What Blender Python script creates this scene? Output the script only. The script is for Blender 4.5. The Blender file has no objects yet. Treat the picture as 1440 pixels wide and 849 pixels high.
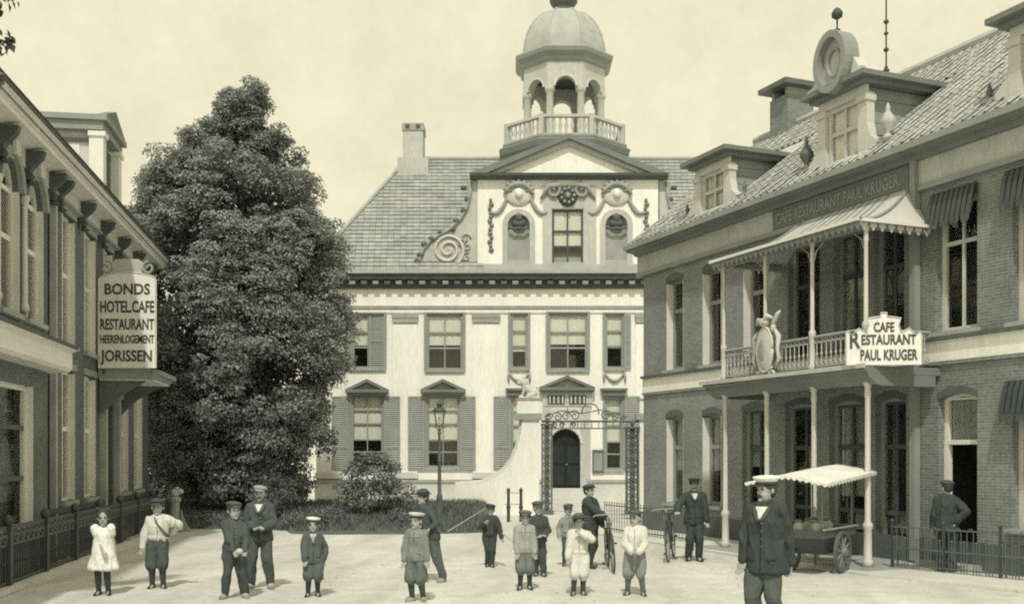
import bpy, bmesh, math, random
import numpy as np
from mathutils import Vector, Matrix
random.seed(7)
rng = np.random.default_rng(7)
R = math.radians
scene = bpy.context.scene
col = scene.collection
PI = math.pi

# ------------------------------------------------------------ camera
cam_d = bpy.data.cameras.new('camera')
cam = bpy.data.objects.new('camera', cam_d)
col.objects.link(cam)
cam.location = (0, 0, 2.1)
cam.rotation_euler = (R(90), 0, 0)
cam_d.sensor_width = 36
cam_d.lens = 37.5
cam_d.shift_y = 0.1497
cam_d.clip_start = 0.1
cam_d.clip_end = 2000
scene.camera = cam

# ------------------------------------------------------------ light
SUN_DIR = Vector((0.07, 0.997, 0.0)).normalized()      # the way the light travels over the ground
SUN_EL = R(54)
world = bpy.data.worlds.new('World')
scene.world = world
world.use_nodes = True
wn = world.node_tree.nodes
wl = world.node_tree.links
wn.clear()
w_out = wn.new('ShaderNodeOutputWorld')
w_bg = wn.new('ShaderNodeBackground')
w_sky = wn.new('ShaderNodeTexSky')
w_sky.sky_type = 'NISHITA'
w_sky.sun_disc = False
w_sky.sun_elevation = SUN_EL
w_sky.sun_rotation = math.atan2(-SUN_DIR.x, -SUN_DIR.y)
w_sky.dust_density = 6
w_bw = wn.new('ShaderNodeRGBToBW')
w_comb = wn.new('ShaderNodeMapRange')
w_comb.inputs['From Min'].default_value = 0
w_comb.inputs['From Max'].default_value = 20
w_comb.inputs['To Min'].default_value = 8.2
w_comb.inputs['To Max'].default_value = 10.6
w_noise = wn.new('ShaderNodeTexNoise')
w_noise.inputs['Scale'].default_value = 14
w_noise.inputs['Detail'].default_value = 12
w_noise.inputs['Roughness'].default_value = 0.78
w_nr = wn.new('ShaderNodeMapRange')
w_nr.inputs['From Min'].default_value = 0.3
w_nr.inputs['From Max'].default_value = 0.7
w_nr.inputs['To Min'].default_value = 0.89
w_nr.inputs['To Max'].default_value = 1.06
w_mul = wn.new('ShaderNodeMath'); w_mul.operation = 'MULTIPLY'
w_tint = wn.new('ShaderNodeMix'); w_tint.data_type = 'RGBA'; w_tint.blend_type = 'MULTIPLY'
w_tint.inputs['Factor'].default_value = 1
w_tint.inputs[7].default_value = (1.06, 1.0, 0.72, 1)
wl.new(w_sky.outputs[0], w_bw.inputs[0])
wl.new(w_bw.outputs[0], w_comb.inputs['Value'])
wl.new(w_noise.outputs['Fac'], w_nr.inputs['Value'])
wl.new(w_comb.outputs[0], w_mul.inputs[0])
wl.new(w_nr.outputs[0], w_mul.inputs[1])
wl.new(w_mul.outputs[0], w_tint.inputs[6])
wl.new(w_tint.outputs[2], w_bg.inputs['Color'])
w_bg.inputs['Strength'].default_value = 0.1
wl.new(w_bg.outputs[0], w_out.inputs[0])

sun_d = bpy.data.lights.new('sun', 'SUN')
sun_d.energy = 2.55
sun_d.angle = R(2.0)
sun_d.color = (1.0, 0.97, 0.88)
sun = bpy.data.objects.new('sun', sun_d)
col.objects.link(sun)
ld = Vector((SUN_DIR.x * math.cos(SUN_EL), SUN_DIR.y * math.cos(SUN_EL), -math.sin(SUN_EL)))
sun.rotation_euler = ld.to_track_quat('-Z', 'Y').to_euler()
sun.location = (-20, -20, 30)

scene.view_settings.view_transform = 'Standard'
scene.view_settings.look = 'None'
scene.view_settings.exposure = 0.0
scene.view_settings.gamma = 1
scene.render.engine = 'CYCLES'
scene.cycles.use_denoising = False
scene.cycles.filter_width = 2.0
scene.cycles.max_bounces = 6
scene.cycles.diffuse_bounces = 3
scene.cycles.glossy_bounces = 2
scene.cycles.transparent_max_bounces = 12
scene.cycles.caustics_reflective = False
scene.cycles.caustics_refractive = False

# ------------------------------------------------------------ materials
def G(v):
    return tuple(v * float(np.interp(v, (0.03, 0.2, 0.6), s)) for s in ((0.82, 0.91, 1.0), (1.0, 1.0, 1.0), (0.98, 0.96, 0.93))) + (1,)

def mat(name, v, rough=0.8, var=0.18, scale=2.5, fine=35.0, bump=0.15, spec=0.25, island=0.0, stretch=(1, 1, 1), bdist=0.02):
    m = bpy.data.materials.new(name); m.use_nodes = True
    n = m.node_tree.nodes; l = m.node_tree.links
    p = n['Principled BSDF']
    p.inputs['Roughness'].default_value = rough
    p.inputs['Specular IOR Level'].default_value = spec
    tc = n.new('ShaderNodeTexCoord'); mp = n.new('ShaderNodeMapping')
    mp.inputs['Scale'].default_value = stretch
    l.new(tc.outputs['Object'], mp.inputs['Vector'])
    n1 = n.new('ShaderNodeTexNoise'); n1.inputs['Scale'].default_value = scale; n1.inputs['Detail'].default_value = 6
    n2 = n.new('ShaderNodeTexNoise'); n2.inputs['Scale'].default_value = fine; n2.inputs['Detail'].default_value = 3
    l.new(mp.outputs[0], n1.inputs['Vector']); l.new(mp.outputs[0], n2.inputs['Vector'])
    add = n.new('ShaderNodeMath'); add.operation = 'ADD'
    l.new(n1.outputs['Fac'], add.inputs[0]); l.new(n2.outputs['Fac'], add.inputs[1])
    mr = n.new('ShaderNodeMapRange')
    mr.inputs['From Min'].default_value = 0.65; mr.inputs['From Max'].default_value = 1.35
    mr.inputs['To Min'].default_value = 1 - var; mr.inputs['To Max'].default_value = 1 + var
    l.new(add.outputs[0], mr.inputs['Value'])
    fac = mr.outputs[0]
    if island:
        ge = n.new('ShaderNodeNewGeometry'); oi = n.new('ShaderNodeObjectInfo')
        ad = n.new('ShaderNodeMath'); ad.operation = 'ADD'
        fr = n.new('ShaderNodeMath'); fr.operation = 'FRACT'
        l.new(ge.outputs['Random Per Island'], ad.inputs[0]); l.new(oi.outputs['Random'], ad.inputs[1])
        l.new(ad.outputs[0], fr.inputs[0])
        m2 = n.new('ShaderNodeMapRange')
        m2.inputs['To Min'].default_value = 1 - island; m2.inputs['To Max'].default_value = 1 + island
        l.new(fr.outputs[0], m2.inputs['Value'])
        mu = n.new('ShaderNodeMath'); mu.operation = 'MULTIPLY'
        l.new(fac, mu.inputs[0]); l.new(m2.outputs[0], mu.inputs[1]); fac = mu.outputs[0]
    mx = n.new('ShaderNodeMix'); mx.data_type = 'RGBA'; mx.blend_type = 'MULTIPLY'
    mx.inputs['Factor'].default_value = 1; mx.inputs[6].default_value = G(v)
    l.new(fac, mx.inputs[7]); l.new(mx.outputs[2], p.inputs['Base Color'])
    if bump:
        b = n.new('ShaderNodeBump'); b.inputs['Strength'].default_value = bump; b.inputs['Distance'].default_value = bdist
        l.new(n2.outputs['Fac'], b.inputs['Height']); l.new(b.outputs[0], p.inputs['Normal'])
    return m

def brick_mat(name, v, mortar, bw=0.205, bh=0.058, var=0.3):
    m = mat(name, v, 0.9, var, 0.7, 12, 0)
    n = m.node_tree.nodes; l = m.node_tree.links
    p = n['Principled BSDF']
    tc = n.new('ShaderNodeTexCoord'); sp = n.new('ShaderNodeSeparateXYZ'); cb = n.new('ShaderNodeCombineXYZ')
    l.new(tc.outputs['Object'], sp.inputs[0])
    ad = n.new('ShaderNodeMath'); ad.operation = 'ADD'
    l.new(sp.outputs['X'], ad.inputs[0]); l.new(sp.outputs['Y'], ad.inputs[1])
    l.new(ad.outputs[0], cb.inputs['X']); l.new(sp.outputs['Z'], cb.inputs['Y'])
    br = n.new('ShaderNodeTexBrick')
    br.inputs['Scale'].default_value = 1
    br.inputs['Brick Width'].default_value = bw; br.inputs['Row Height'].default_value = bh
    br.inputs['Mortar Size'].default_value = 0.008; br.inputs['Mortar Smooth'].default_value = 0.3
    br.inputs['Color1'].default_value = (0.88, 0.88, 0.88, 1); br.inputs['Color2'].default_value = (1.12, 1.12, 1.12, 1)
    br.inputs['Mortar'].default_value = (mortar / v,) * 3 + (1,)
    br.inputs['Bias'].default_value = 0
    l.new(cb.outputs[0], br.inputs['Vector'])
    mx0 = p.inputs['Base Color'].links[0].from_socket
    mx = n.new('ShaderNodeMix'); mx.data_type = 'RGBA'; mx.blend_type = 'MULTIPLY'; mx.inputs['Factor'].default_value = 1
    l.new(mx0, mx.inputs[6]); l.new(br.outputs['Color'], mx.inputs[7]); l.new(mx.outputs[2], p.inputs['Base Color'])
    b = n.new('ShaderNodeBump'); b.inputs['Strength'].default_value = 0.5; b.inputs['Distance'].default_value = 0.01
    iv = n.new('ShaderNodeMath'); iv.operation = 'SUBTRACT'; iv.inputs[0].default_value = 1
    l.new(br.outputs['Fac'], iv.inputs[1]); l.new(iv.outputs[0], b.inputs['Height'])
    l.new(b.outputs[0], p.inputs['Normal'])
    return m

def glass_mat(name, refl=0.9):
    m = bpy.data.materials.new(name); m.use_nodes = True
    n = m.node_tree.nodes; l = m.node_tree.links; n.clear()
    o = n.new('ShaderNodeOutputMaterial'); mx = n.new('ShaderNodeMixShader')
    t = n.new('ShaderNodeBsdfTransparent'); t.inputs[0].default_value = (.95, .96, .94, 1)
    g = n.new('ShaderNodeBsdfGlossy'); g.inputs['Roughness'].default_value = 0.03; g.inputs['Color'].default_value = G(0.9)
    lw = n.new('ShaderNodeLayerWeight'); pw = n.new('ShaderNodeMath'); pw.operation = 'POWER'; pw.inputs[1].default_value = 5
    lw.inputs['Blend'].default_value = 0.5; l.new(lw.outputs['Facing'], pw.inputs[0])
    f = n.new('ShaderNodeMath'); f.operation = 'MULTIPLY_ADD'; f.inputs[1].default_value = refl; f.inputs[2].default_value = 0.05 * refl; l.new(pw.outputs[0], f.inputs[0])
    no = n.new('ShaderNodeTexNoise'); no.inputs['Scale'].default_value = 2.2
    tc = n.new('ShaderNodeTexCoord'); l.new(tc.outputs['Object'], no.inputs['Vector'])
    b = n.new('ShaderNodeBump'); b.inputs['Strength'].default_value = 0.05; b.inputs['Distance'].default_value = 0.03
    l.new(no.outputs['Fac'], b.inputs['Height']); l.new(b.outputs[0], g.inputs['Normal'])
    l.new(f.outputs[0], mx.inputs[0]); l.new(t.outputs[0], mx.inputs[1]); l.new(g.outputs[0], mx.inputs[2])
    l.new(mx.outputs[0], o.inputs[0])
    return m

def leaf_mat(name, v, spread=0.45):
    m = bpy.data.materials.new(name); m.use_nodes = True
    n = m.node_tree.nodes; l = m.node_tree.links; n.clear()
    o = n.new('ShaderNodeOutputMaterial'); mx = n.new('ShaderNodeMixShader'); mx.inputs[0].default_value = 0.4
    p = n.new('ShaderNodeBsdfPrincipled'); p.inputs['Roughness'].default_value = 0.7; p.inputs['Specular IOR Level'].default_value = 0.15
    t = n.new('ShaderNodeBsdfTranslucent')
    ge = n.new('ShaderNodeNewGeometry')
    mr = n.new('ShaderNodeMapRange'); mr.inputs['To Min'].default_value = 1 - spread; mr.inputs['To Max'].default_value = 1 + spread
    l.new(ge.outputs['Random Per Island'], mr.inputs['Value'])
    c = n.new('ShaderNodeMix'); c.data_type = 'RGBA'; c.blend_type = 'MULTIPLY'; c.inputs['Factor'].default_value = 1
    c.inputs[6].default_value = G(v); l.new(mr.outputs[0], c.inputs[7])
    l.new(c.outputs[2], p.inputs['Base Color']); l.new(c.outputs[2], t.inputs['Color'])
    l.new(p.outputs[0], mx.inputs[1]); l.new(t.outputs[0], mx.inputs[2]); l.new(mx.outputs[0], o.inputs[0])
    return m

M = {}
M['stucco'] = mat('white_stucco', 0.85, 0.85, 0.11, 1.6, 12, 0.2, stretch=(1, 1, 0.22))
M['stucco_grey'] = mat('grey_stucco', 0.50, 0.85, 0.18, 1.8, 16, 0.15, stretch=(1, 1, 0.3))
M['plinth'] = mat('plinth_stone', 0.60, 0.85, 0.14, 0.9, 12, 0.2)
M['white'] = mat('white_paint', 0.74, 0.55, 0.10, 1.5, 30, 0.05)
M['cream'] = mat('cream_paint', 0.58, 0.55, 0.12, 1.5, 30, 0.05)
M['greypaint'] = mat('grey_paint', 0.30, 0.55, 0.16, 1.5, 30, 0.05)
M['midpaint'] = mat('mid_grey_paint', 0.20, 0.55, 0.18, 1.5, 30, 0.05)
M['darkpaint'] = mat('dark_paint', 0.095, 0.5, 0.2, 1.5, 30, 0.05)
M['cornice'] = mat('weathered_dark_cornice', 0.13, 0.7, 0.25, 1.5, 20, 0.1)
M['shutter'] = mat('shutter_paint', 0.33, 0.6, 0.15, 2, 30, 0.05)
M['brick_r'] = brick_mat('weathered_brick', 0.235, 0.33)
M['brick_n'] = brick_mat('soot_brown_brick', 0.215, 0.31)
M['brick_l'] = brick_mat('hotel_brick', 0.14, 0.18)
M['tile'] = mat('pantile', 0.42, 0.75, 0.2, 3, 30, 0.15, island=0.17)
M['tile_p'] = mat('slate_tile', 0.33, 0.7, 0.2, 1.2, 30, 0.1, island=0.13)
M['lead'] = mat('lead_sheet', 0.42, 0.6, 0.2, 2.5, 25, 0.1)
M['stone'] = mat('grey_stone', 0.36, 0.85, 0.22, 2, 25, 0.2)
M['iron'] = mat('black_iron', 0.07, 0.5, 0.2, 4, 40, 0.1, spec=0.4)
M['iron_g'] = mat('grey_painted_iron', 0.13, 0.55, 0.25, 4, 40, 0.1, spec=0.4)
M['glass'] = glass_mat('window_glass')
M['glass_b'] = glass_mat('dusty_glass', 0.2)  # clear glass, reflection turned down so the bay panes look dark
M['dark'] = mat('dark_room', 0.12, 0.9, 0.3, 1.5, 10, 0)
M['blind'] = mat('linen_blind', 0.82, 0.9, 0.10, 1.5, 20, 0.05)
M['blind_d'] = mat('grey_net_curtain', 0.34, 0.9, 0.2, 1.5, 20, 0.1, stretch=(6, 6, 0.4))
M['timber'] = mat('weathered_timber', 0.22, 0.8, 0.25, 2, 30, 0.15, stretch=(1, 1, 6))
M['bark'] = mat('bark', 0.10, 0.95, 0.3, 4, 25, 0.6, stretch=(2, 2, 0.5))
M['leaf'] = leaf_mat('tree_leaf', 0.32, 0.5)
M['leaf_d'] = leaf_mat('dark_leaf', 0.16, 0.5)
M['leaf_s'] = leaf_mat('shrub_leaf', 0.26, 0.7)
M['grass'] = leaf_mat('grass_blade', 0.22, 0.6)
M['earth'] = mat('earth', 0.12, 0.95, 0.3, 2, 20, 0.3)
M['ink'] = mat('sign_ink', 0.085, 0.7, 0.6, 5, 22, 0)
M['signwhite'] = mat('sign_board_paint', 0.80, 0.5, 0.13, 2.5, 14, 0.03, stretch=(1, 1, .4))
M['canvas'] = mat('canvas', 0.72, 0.9, 0.16, 2, 25, 0.2)
M['iron_gate'] = mat('weathered_gate_iron', 0.16, 0.6, 0.3, 4, 40, 0.1)
M['skin'] = mat('skin', 0.40, 0.6, 0.12, 8, 60, 0.05)

# ------------------------------------------------------------ mesh helpers
class MB:
    def __init__(s, mtx=None):
        s.v = []; s.f = []; s.m = mtx
    def add(s, vs, fs):
        o = len(s.v)
        if s.m is not None:
            vs = [tuple(s.m @ Vector(p)) for p in vs]
        s.v.extend([tuple(p) for p in vs])
        s.f.extend([tuple(i + o for i in f) for f in fs])
        return s
    def box(s, x0, x1, y0, y1, z0, z1):
        if x0 > x1: x0, x1 = x1, x0
        if y0 > y1: y0, y1 = y1, y0
        if z0 > z1: z0, z1 = z1, z0
        return s.add([(x0, y0, z0), (x1, y0, z0), (x1, y1, z0), (x0, y1, z0), (x0, y0, z1), (x1, y0, z1), (x1, y1, z1), (x0, y1, z1)],
                     [(0, 3, 2, 1), (4, 5, 6, 7), (0, 1, 5, 4), (1, 2, 6, 5), (2, 3, 7, 6), (3, 0, 4, 7)])
    def prism(s, poly, y0, y1):
        """polygon in x,z (counter-clockwise seen from -y) pushed from y0 to y1"""
        n = len(poly)
        vs = [(p[0], y0, p[1]) for p in poly] + [(p[0], y1, p[1]) for p in poly]
        fs = [tuple(range(n)), tuple(range(2 * n - 1, n - 1, -1))]
        for i in range(n):
            j = (i + 1) % n
            fs.append((j, i, n + i, n + j))
        return s.add(vs, fs)
    def prism_x(s, poly, x0, x1):
        """profile in y,z pushed along x"""
        n = len(poly)
        vs = [(x0, p[0], p[1]) for p in poly] + [(x1, p[0], p[1]) for p in poly]
        fs = [tuple(range(n)), tuple(range(2 * n - 1, n - 1, -1))]
        for i in range(n):
            j = (i + 1) % n
            fs.append((j, i, n + i, n + j))
        return s.add(vs, fs)
    def ring(s, c, ax, r, n):
        ax = Vector(ax).normalized()
        t = Vector((0, 0, 1)) if abs(ax.z) < 0.9 else Vector((1, 0, 0))
        a = ax.cross(t).normalized(); b = ax.cross(a)
        return [tuple(Vector(c) + a * (r * math.cos(2 * PI * i / n)) + b * (r * math.sin(2 * PI * i / n))) for i in range(n)]
    def tube(s, p0, p1, r0, r1=None, n=8):
        r1 = r0 if r1 is None else r1
        ax = Vector(p1) - Vector(p0)
        if ax.length < 1e-6: return s
        vs = s.ring(p0, ax, r0, n) + s.ring(p1, ax, r1, n)
        fs = [(i, (i + 1) % n, n + (i + 1) % n, n + i) for i in range(n)] + [tuple(range(n - 1, -1, -1)), tuple(range(n, 2 * n))]
        return s.add(vs, fs)
    def path(s, pts, r, n=6):
        pts = [Vector(p) for p in pts]; k = len(pts)
        rs = r if isinstance(r, (list, tuple)) else [r] * k
        vs = []; ref = None
        for i, p in enumerate(pts):
            d = (pts[min(i + 1, k - 1)] - pts[max(i - 1, 0)])
            d = d.normalized() if d.length > 1e-9 else Vector((0, 0, 1))
            if ref is None:
                ref = Vector((0, 0, 1)) if abs(d.z) < 0.9 else Vector((1, 0, 0))
            a = d.cross(ref)
            if a.length < 1e-4: a = d.cross(Vector((0.3, 1, 0.2)))
            a.normalize(); b = d.cross(a).normalized(); ref = a.cross(d)
            vs += [tuple(p + a * (rs[i] * math.cos(2 * PI * j / n)) + b * (rs[i] * math.sin(2 * PI * j / n))) for j in range(n)]
        fs = []
        for i in range(k - 1):
            for j in range(n):
                fs.append((i * n + j, i * n + (j + 1) % n, (i + 1) * n + (j + 1) % n, (i + 1) * n + j))
        fs += [tuple(range(n - 1, -1, -1)), tuple(range((k - 1) * n, k * n))]
        return s.add(vs, fs)
    def lathe(s, prof, n=16, c=(0, 0, 0), phase=0.0):
        """prof: (radius, z) bottom to top"""
        vs = []
        for r, z in prof:
            vs += [(c[0] + r * math.cos(phase + 2 * PI * j / n), c[1] + r * math.sin(phase + 2 * PI * j / n), c[2] + z) for j in range(n)]
        fs = []
        for i in range(len(prof) - 1):
            for j in range(n):
                fs.append((i * n + j, i * n + (j + 1) % n, (i + 1) * n + (j + 1) % n, (i + 1) * n + j))
        fs += [tuple(range(n - 1, -1, -1)), tuple(range((len(prof) - 1) * n, len(prof) * n))]
        return s.add(vs, fs)
    def ell(s, c, r, n=10, m=6, rot=None):
        if not isinstance(r, (tuple, list)): r = (r, r, r)
        vs = []; 
        for i in range(1, m):
            t = PI * i / m
            for j in range(n):
                a = 2 * PI * j / n
                vs.append(Vector((r[0] * math.sin(t) * math.cos(a), r[1] * math.sin(t) * math.sin(a), -r[2] * math.cos(t))))
        vs += [Vector((0, 0, -r[2])), Vector((0, 0, r[2]))]
        if rot is not None: vs = [rot @ v for v in vs]
        vs = [tuple(Vector(c) + v) for v in vs]
        fs = []
        for i in range(m - 2):
            for j in range(n):
                fs.append((i * n + j, i * n + (j + 1) % n, (i + 1) * n + (j + 1) % n, (i + 1) * n + j))
        b = (m - 1) * n
        for j in range(n):
            fs.append((b, (j + 1) % n, j)); fs.append((b + 1, (m - 2) * n + j, (m - 2) * n + (j + 1) % n))
        return s.add(vs, fs)
    def cap(s, p0, p1, r0, r1=None, n=10):
        r1 = r0 if r1 is None else r1
        p0 = Vector(p0); p1 = Vector(p1); d = p1 - p0
        if d.length < 1e-6: return s.ell(p0, r0, n)
        d.normalize(); pts = []; rs = []
        for t in (85, 60, 30): pts.append(p0 - d * (r0 * math.sin(R(t)))); rs.append(max(1e-4, r0 * math.cos(R(t))))
        pts.append(p0); rs.append(r0); pts.append(p1); rs.append(r1)
        for t in (30, 60, 85): pts.append(p1 + d * (r1 * math.sin(R(t)))); rs.append(max(1e-4, r1 * math.cos(R(t))))
        return s.path(pts, rs, n)
    def loft(s, rings, n=16):
        vs = []
        for (cx, cy, cz, rx, ry) in rings:
            vs += [(cx + rx * math.cos(2 * PI * j / n), cy + ry * math.sin(2 * PI * j / n), cz) for j in range(n)]
        fs = []; k = len(rings)
        for i in range(k - 1):
            for j in range(n):
                fs.append((i * n + j, i * n + (j + 1) % n, (i + 1) * n + (j + 1) % n, (i + 1) * n + j))
        fs += [tuple(range(n - 1, -1, -1)), tuple(range((k - 1) * n, k * n))]
        return s.add(vs, fs)
    def mesh(s, name):
        me = bpy.data.meshes.new(name)
        me.from_pydata(s.v, [], s.f)
        return me
    def build(s, name, m, parent=None, smooth=False, loc=None, rz=None):
        me = s.mesh(name)
        me.materials.append(m if not isinstance(m, str) else M[m])
        if smooth: me.shade_smooth()
        return link(name, me, parent, loc, rz)

def link(name, me, parent=None, loc=None, rz=None):
    o = bpy.data.objects.new(name, me); col.objects.link(o)
    if parent is not None: o.parent = parent
    if loc is not None: o.location = loc
    if rz is not None: o.rotation_euler = (0, 0, rz)
    return o
def tag(o, label=None, cat=None, group=None, kind=None):
    if label: o['label'] = label
    if cat: o['category'] = cat
    if group: o['group'] = group
    if kind: o['kind'] = kind
    return o
def empty(name, loc=(0, 0, 0), rz=0.0, label=None, cat=None, group=None):
    o = bpy.data.objects.new(name, None); col.objects.link(o)
    o.location = loc; o.rotation_euler = (0, 0, rz)
    return tag(o, label, cat, group)
def copy_tree(o, parent=None):
    c = o.copy(); col.objects.link(c); c.parent = parent
    for ch in list(o.children): copy_tree(ch, c)
    return c
def bx(name, m, parent, *a):
    return MB().box(*a).build(name, m, parent)
def arc(cx, cz, r, a0, a1, k):
    return [(cx + r * math.cos(R(a0 + (a1 - a0) * i / k)), cz + r * math.sin(R(a0 + (a1 - a0) * i / k))) for i in range(k + 1)]
def spiral(cx, cz, r0, r1, a0, turns, k=40, y=0.0, sx=1):
    return [(cx + sx * (r0 + (r1 - r0) * i / k) * math.cos(R(a0) + 2 * PI * turns * i / k), y, cz + (r0 + (r1 - r0) * i / k) * math.sin(R(a0) + 2 * PI * turns * i / k)) for i in range(k + 1)]

def wall(mb, x0, x1, z0, z1, ops, depth=0.3, y=0.0):
    """front sheet at y with openings (a,b,c,d,rise); reveals of the given depth; rise>0 = arched head inside the opening's box"""
    xs = sorted(set([x0, x1] + [o[0] for o in ops] + [o[1] for o in ops]))
    zs = sorted(set([z0, z1] + [o[2] for o in ops] + [o[3] for o in ops]))
    for i in range(len(xs) - 1):
        for j in range(len(zs) - 1):
            cx = (xs[i] + xs[i + 1]) / 2; cz = (zs[j] + zs[j + 1]) / 2
            if any(o[0] < cx < o[1] and o[2] < cz < o[3] for o in ops): continue
            mb.add([(xs[i], y, zs[j]), (xs[i + 1], y, zs[j]), (xs[i + 1], y, zs[j + 1]), (xs[i], y, zs[j + 1])], [(0, 1, 2, 3)])
    for o in ops:
        a, b, c, d = o[:4]; rise = o[4] if len(o) > 4 else 0
        zt = d - rise
        mb.add([(a, y, c), (a, y + depth, c), (a, y + depth, zt), (a, y, zt)], [(0, 1, 2, 3)])
        mb.add([(b, y, c), (b, y, zt), (b, y + depth, zt), (b, y + depth, c)], [(0, 1, 2, 3)])
        mb.add([(a, y, c), (b, y, c), (b, y + depth, c), (a, y + depth, c)], [(0, 1, 2, 3)])
        if rise <= 0:
            mb.add([(a, y, d), (a, y + depth, d), (b, y + depth, d), (b, y, d)], [(0, 1, 2, 3)])
        else:
            pts = head_pts(a, b, zt, rise)
            for i in range(len(pts) - 1):
                (xa, za), (xb, zb) = pts[i], pts[i + 1]
                mb.add([(xa, y, za), (xb, y, zb), (xb, y, d), (xa, y, d)], [(0, 1, 2, 3)])
                mb.add([(xa, y, za), (xa, y + depth, za), (xb, y + depth, zb), (xb, y, zb)], [(0, 1, 2, 3)])
    return mb
def head_pts(a, b, zt, rise, k=12):
    w = (b - a) / 2; cx = (a + b) / 2
    rise = min(rise, w * 0.999); r = (w * w + rise * rise) / (2 * rise); zc = zt + rise - r
    t = math.asin(min(1, w / r))
    return [(cx + r * math.sin(-t + 2 * t * i / k), zc + r * math.cos(-t + 2 * t * i / k)) for i in range(k + 1)]

def window(parent, x0, x1, z0, z1, y=0.12, fw=0.07, cols=2, rows=(0.5,), m='white', bar='white', blind=None, blind_m='blind', rise=0.0, sill=None, name='window', fy=0.08, bw=0.035, room=0.9, e=0.35, gl='glass'):
    """frame mesh > sash_bar, pane, blind, room; rows = fractions of the height where the bars run"""
    zt = z1 - rise
    f = MB()
    f.box(x0, x0 + fw, y, y + fy, z0, zt).box(x1 - fw, x1, y, y + fy, z0, zt).box(x0 + fw, x1 - fw, y, y + fy, z0, z0 + fw)
    if rise <= 0:
        f.box(x0 + fw, x1 - fw, y, y + fy, z1 - fw, z1); zi = z1 - fw
    else:
        o = head_pts(x0, x1, zt, rise); i_ = head_pts(x0 + fw, x1 - fw, zt, max(0.01, rise - fw * 0.6)) if rise < 0.3 else head_pts(x0 + fw, x1 - fw, zt, rise - fw)
        f.prism([p for p in o] + [p for p in reversed(i_)], y, y + fy); zi = zt
    w = f.build(name, m, parent)
    za, zb = z0 + fw, zi
    zs = [za] + [za + (zb - za) * r for r in rows] + [zb]
    xs = [x0 + fw + (x1 - x0 - 2 * fw) * i / cols for i in range(cols + 1)]
    yb = y + 0.018
    for z in zs[1:-1]:
        bx('sash_bar', bar, w, x0 + fw, x1 - fw, yb, yb + 0.05, z - bw / 2 * 1.3, z + bw / 2 * 1.3)
    for x in xs[1:-1]:
        for j in range(len(zs) - 1):
            bx('sash_bar', bar, w, x - bw / 2, x + bw / 2, yb + 0.004, yb + 0.044, zs[j] + (bw * .65 if j else 0), zs[j + 1] - (bw * .65 if j < len(zs) - 2 else 0))
    for i in range(cols):
        for j in range(len(zs) - 1):
            t = R(random.uniform(-0.5, 0.5))
            b_ = MB(); b_.box(xs[i] + 0.004, xs[i + 1] - 0.004, y + 0.040, y + 0.044, zs[j], zs[j + 1]); b_.build('pane', gl, w)
    if rise > 0:
        pts = head_pts(x0 + fw * .9, x1 - fw * .9, zt, max(0.01, rise - fw * 0.6) if rise < 0.3 else rise - fw)
        MB().prism(pts, y + 0.040, y + 0.044).build('pane', 'glass', w)
        bx('sash_bar', bar, w, x0 + fw, x1 - fw, yb, yb + 0.05, zt - bw * .6, zt + bw * .6)
    yr = y + fy + 0.004
    if blind is not None:
        zc = za + (zb - za) * blind
        bm = MB(); k = 18
        for i in range(k):
            xa = x0 + (x1 - x0) * i / k; xb = x0 + (x1 - x0) * (i + 1) / k
            ya = yr + 0.02 + 0.012 * math.sin(i * 2.1); yc = yr + 0.02 + 0.012 * math.sin((i + 1) * 2.1)
            bm.add([(xa, ya, zc), (xb, yc, zc), (xb, yc, z1), (xa, ya, z1)], [(0, 1, 2, 3)])
        bm.build('blind', blind_m, w)
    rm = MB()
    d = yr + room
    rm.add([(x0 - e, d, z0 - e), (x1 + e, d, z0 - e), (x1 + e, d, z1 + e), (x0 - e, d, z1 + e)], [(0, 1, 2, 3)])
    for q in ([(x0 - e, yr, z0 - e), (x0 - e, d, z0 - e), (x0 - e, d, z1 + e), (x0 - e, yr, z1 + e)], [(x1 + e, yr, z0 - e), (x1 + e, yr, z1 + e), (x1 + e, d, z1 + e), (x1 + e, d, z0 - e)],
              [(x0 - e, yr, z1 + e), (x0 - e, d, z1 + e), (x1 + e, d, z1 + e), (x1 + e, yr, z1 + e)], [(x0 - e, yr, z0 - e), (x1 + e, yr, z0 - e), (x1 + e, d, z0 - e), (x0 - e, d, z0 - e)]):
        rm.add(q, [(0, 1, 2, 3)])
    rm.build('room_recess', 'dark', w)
    if sill:
        bx('sill', sill if sill in M else m, w, x0 - 0.08, x1 + 0.08, -0.10, y + 0.02, z0 - 0.09, z0 - 0.002)
    return w

def shutter(parent, x0, x1, z0, z1, y=-0.10, split=0.3, m='shutter'):
    s = MB(); t = 0.045; fr = 0.06
    zm = z0 + (z1 - z0) * split
    s.box(x0, x0 + fr, y, y + t, z0, z1).box(x1 - fr, x1, y, y + t, z0, z1)
    for z in (z0, zm - fr / 2, z1 - fr): s.box(x0 + fr, x1 - fr, y, y + t, z, z + fr)
    w = s.build('shutter', m, parent)
    l = MB(); st = 0.085
    for a, b in ((z0 + fr, zm - fr / 2), (zm + fr / 2, z1 - fr)):
        k = int((b - a) / st)
        for i in range(k):
            z = a + (b - a) * (i + 0.5) / k
            l.add([(x0 + fr, y + 0.006, z - 0.026), (x1 - fr, y + 0.006, z - 0.026), (x1 - fr, y + 0.038, z + 0.03), (x0 + fr, y + 0.038, z + 0.03),
                   (x0 + fr, y + 0.014, z - 0.032), (x1 - fr, y + 0.014, z - 0.032), (x1 - fr, y + 0.044, z + 0.024), (x0 + fr, y + 0.044, z + 0.024)],
                  [(0, 1, 2, 3), (4, 7, 6, 5), (0, 4, 5, 1), (3, 2, 6, 7)])
    tag(l.build('louvre', m, w), kind='stuff')
    return w

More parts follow.
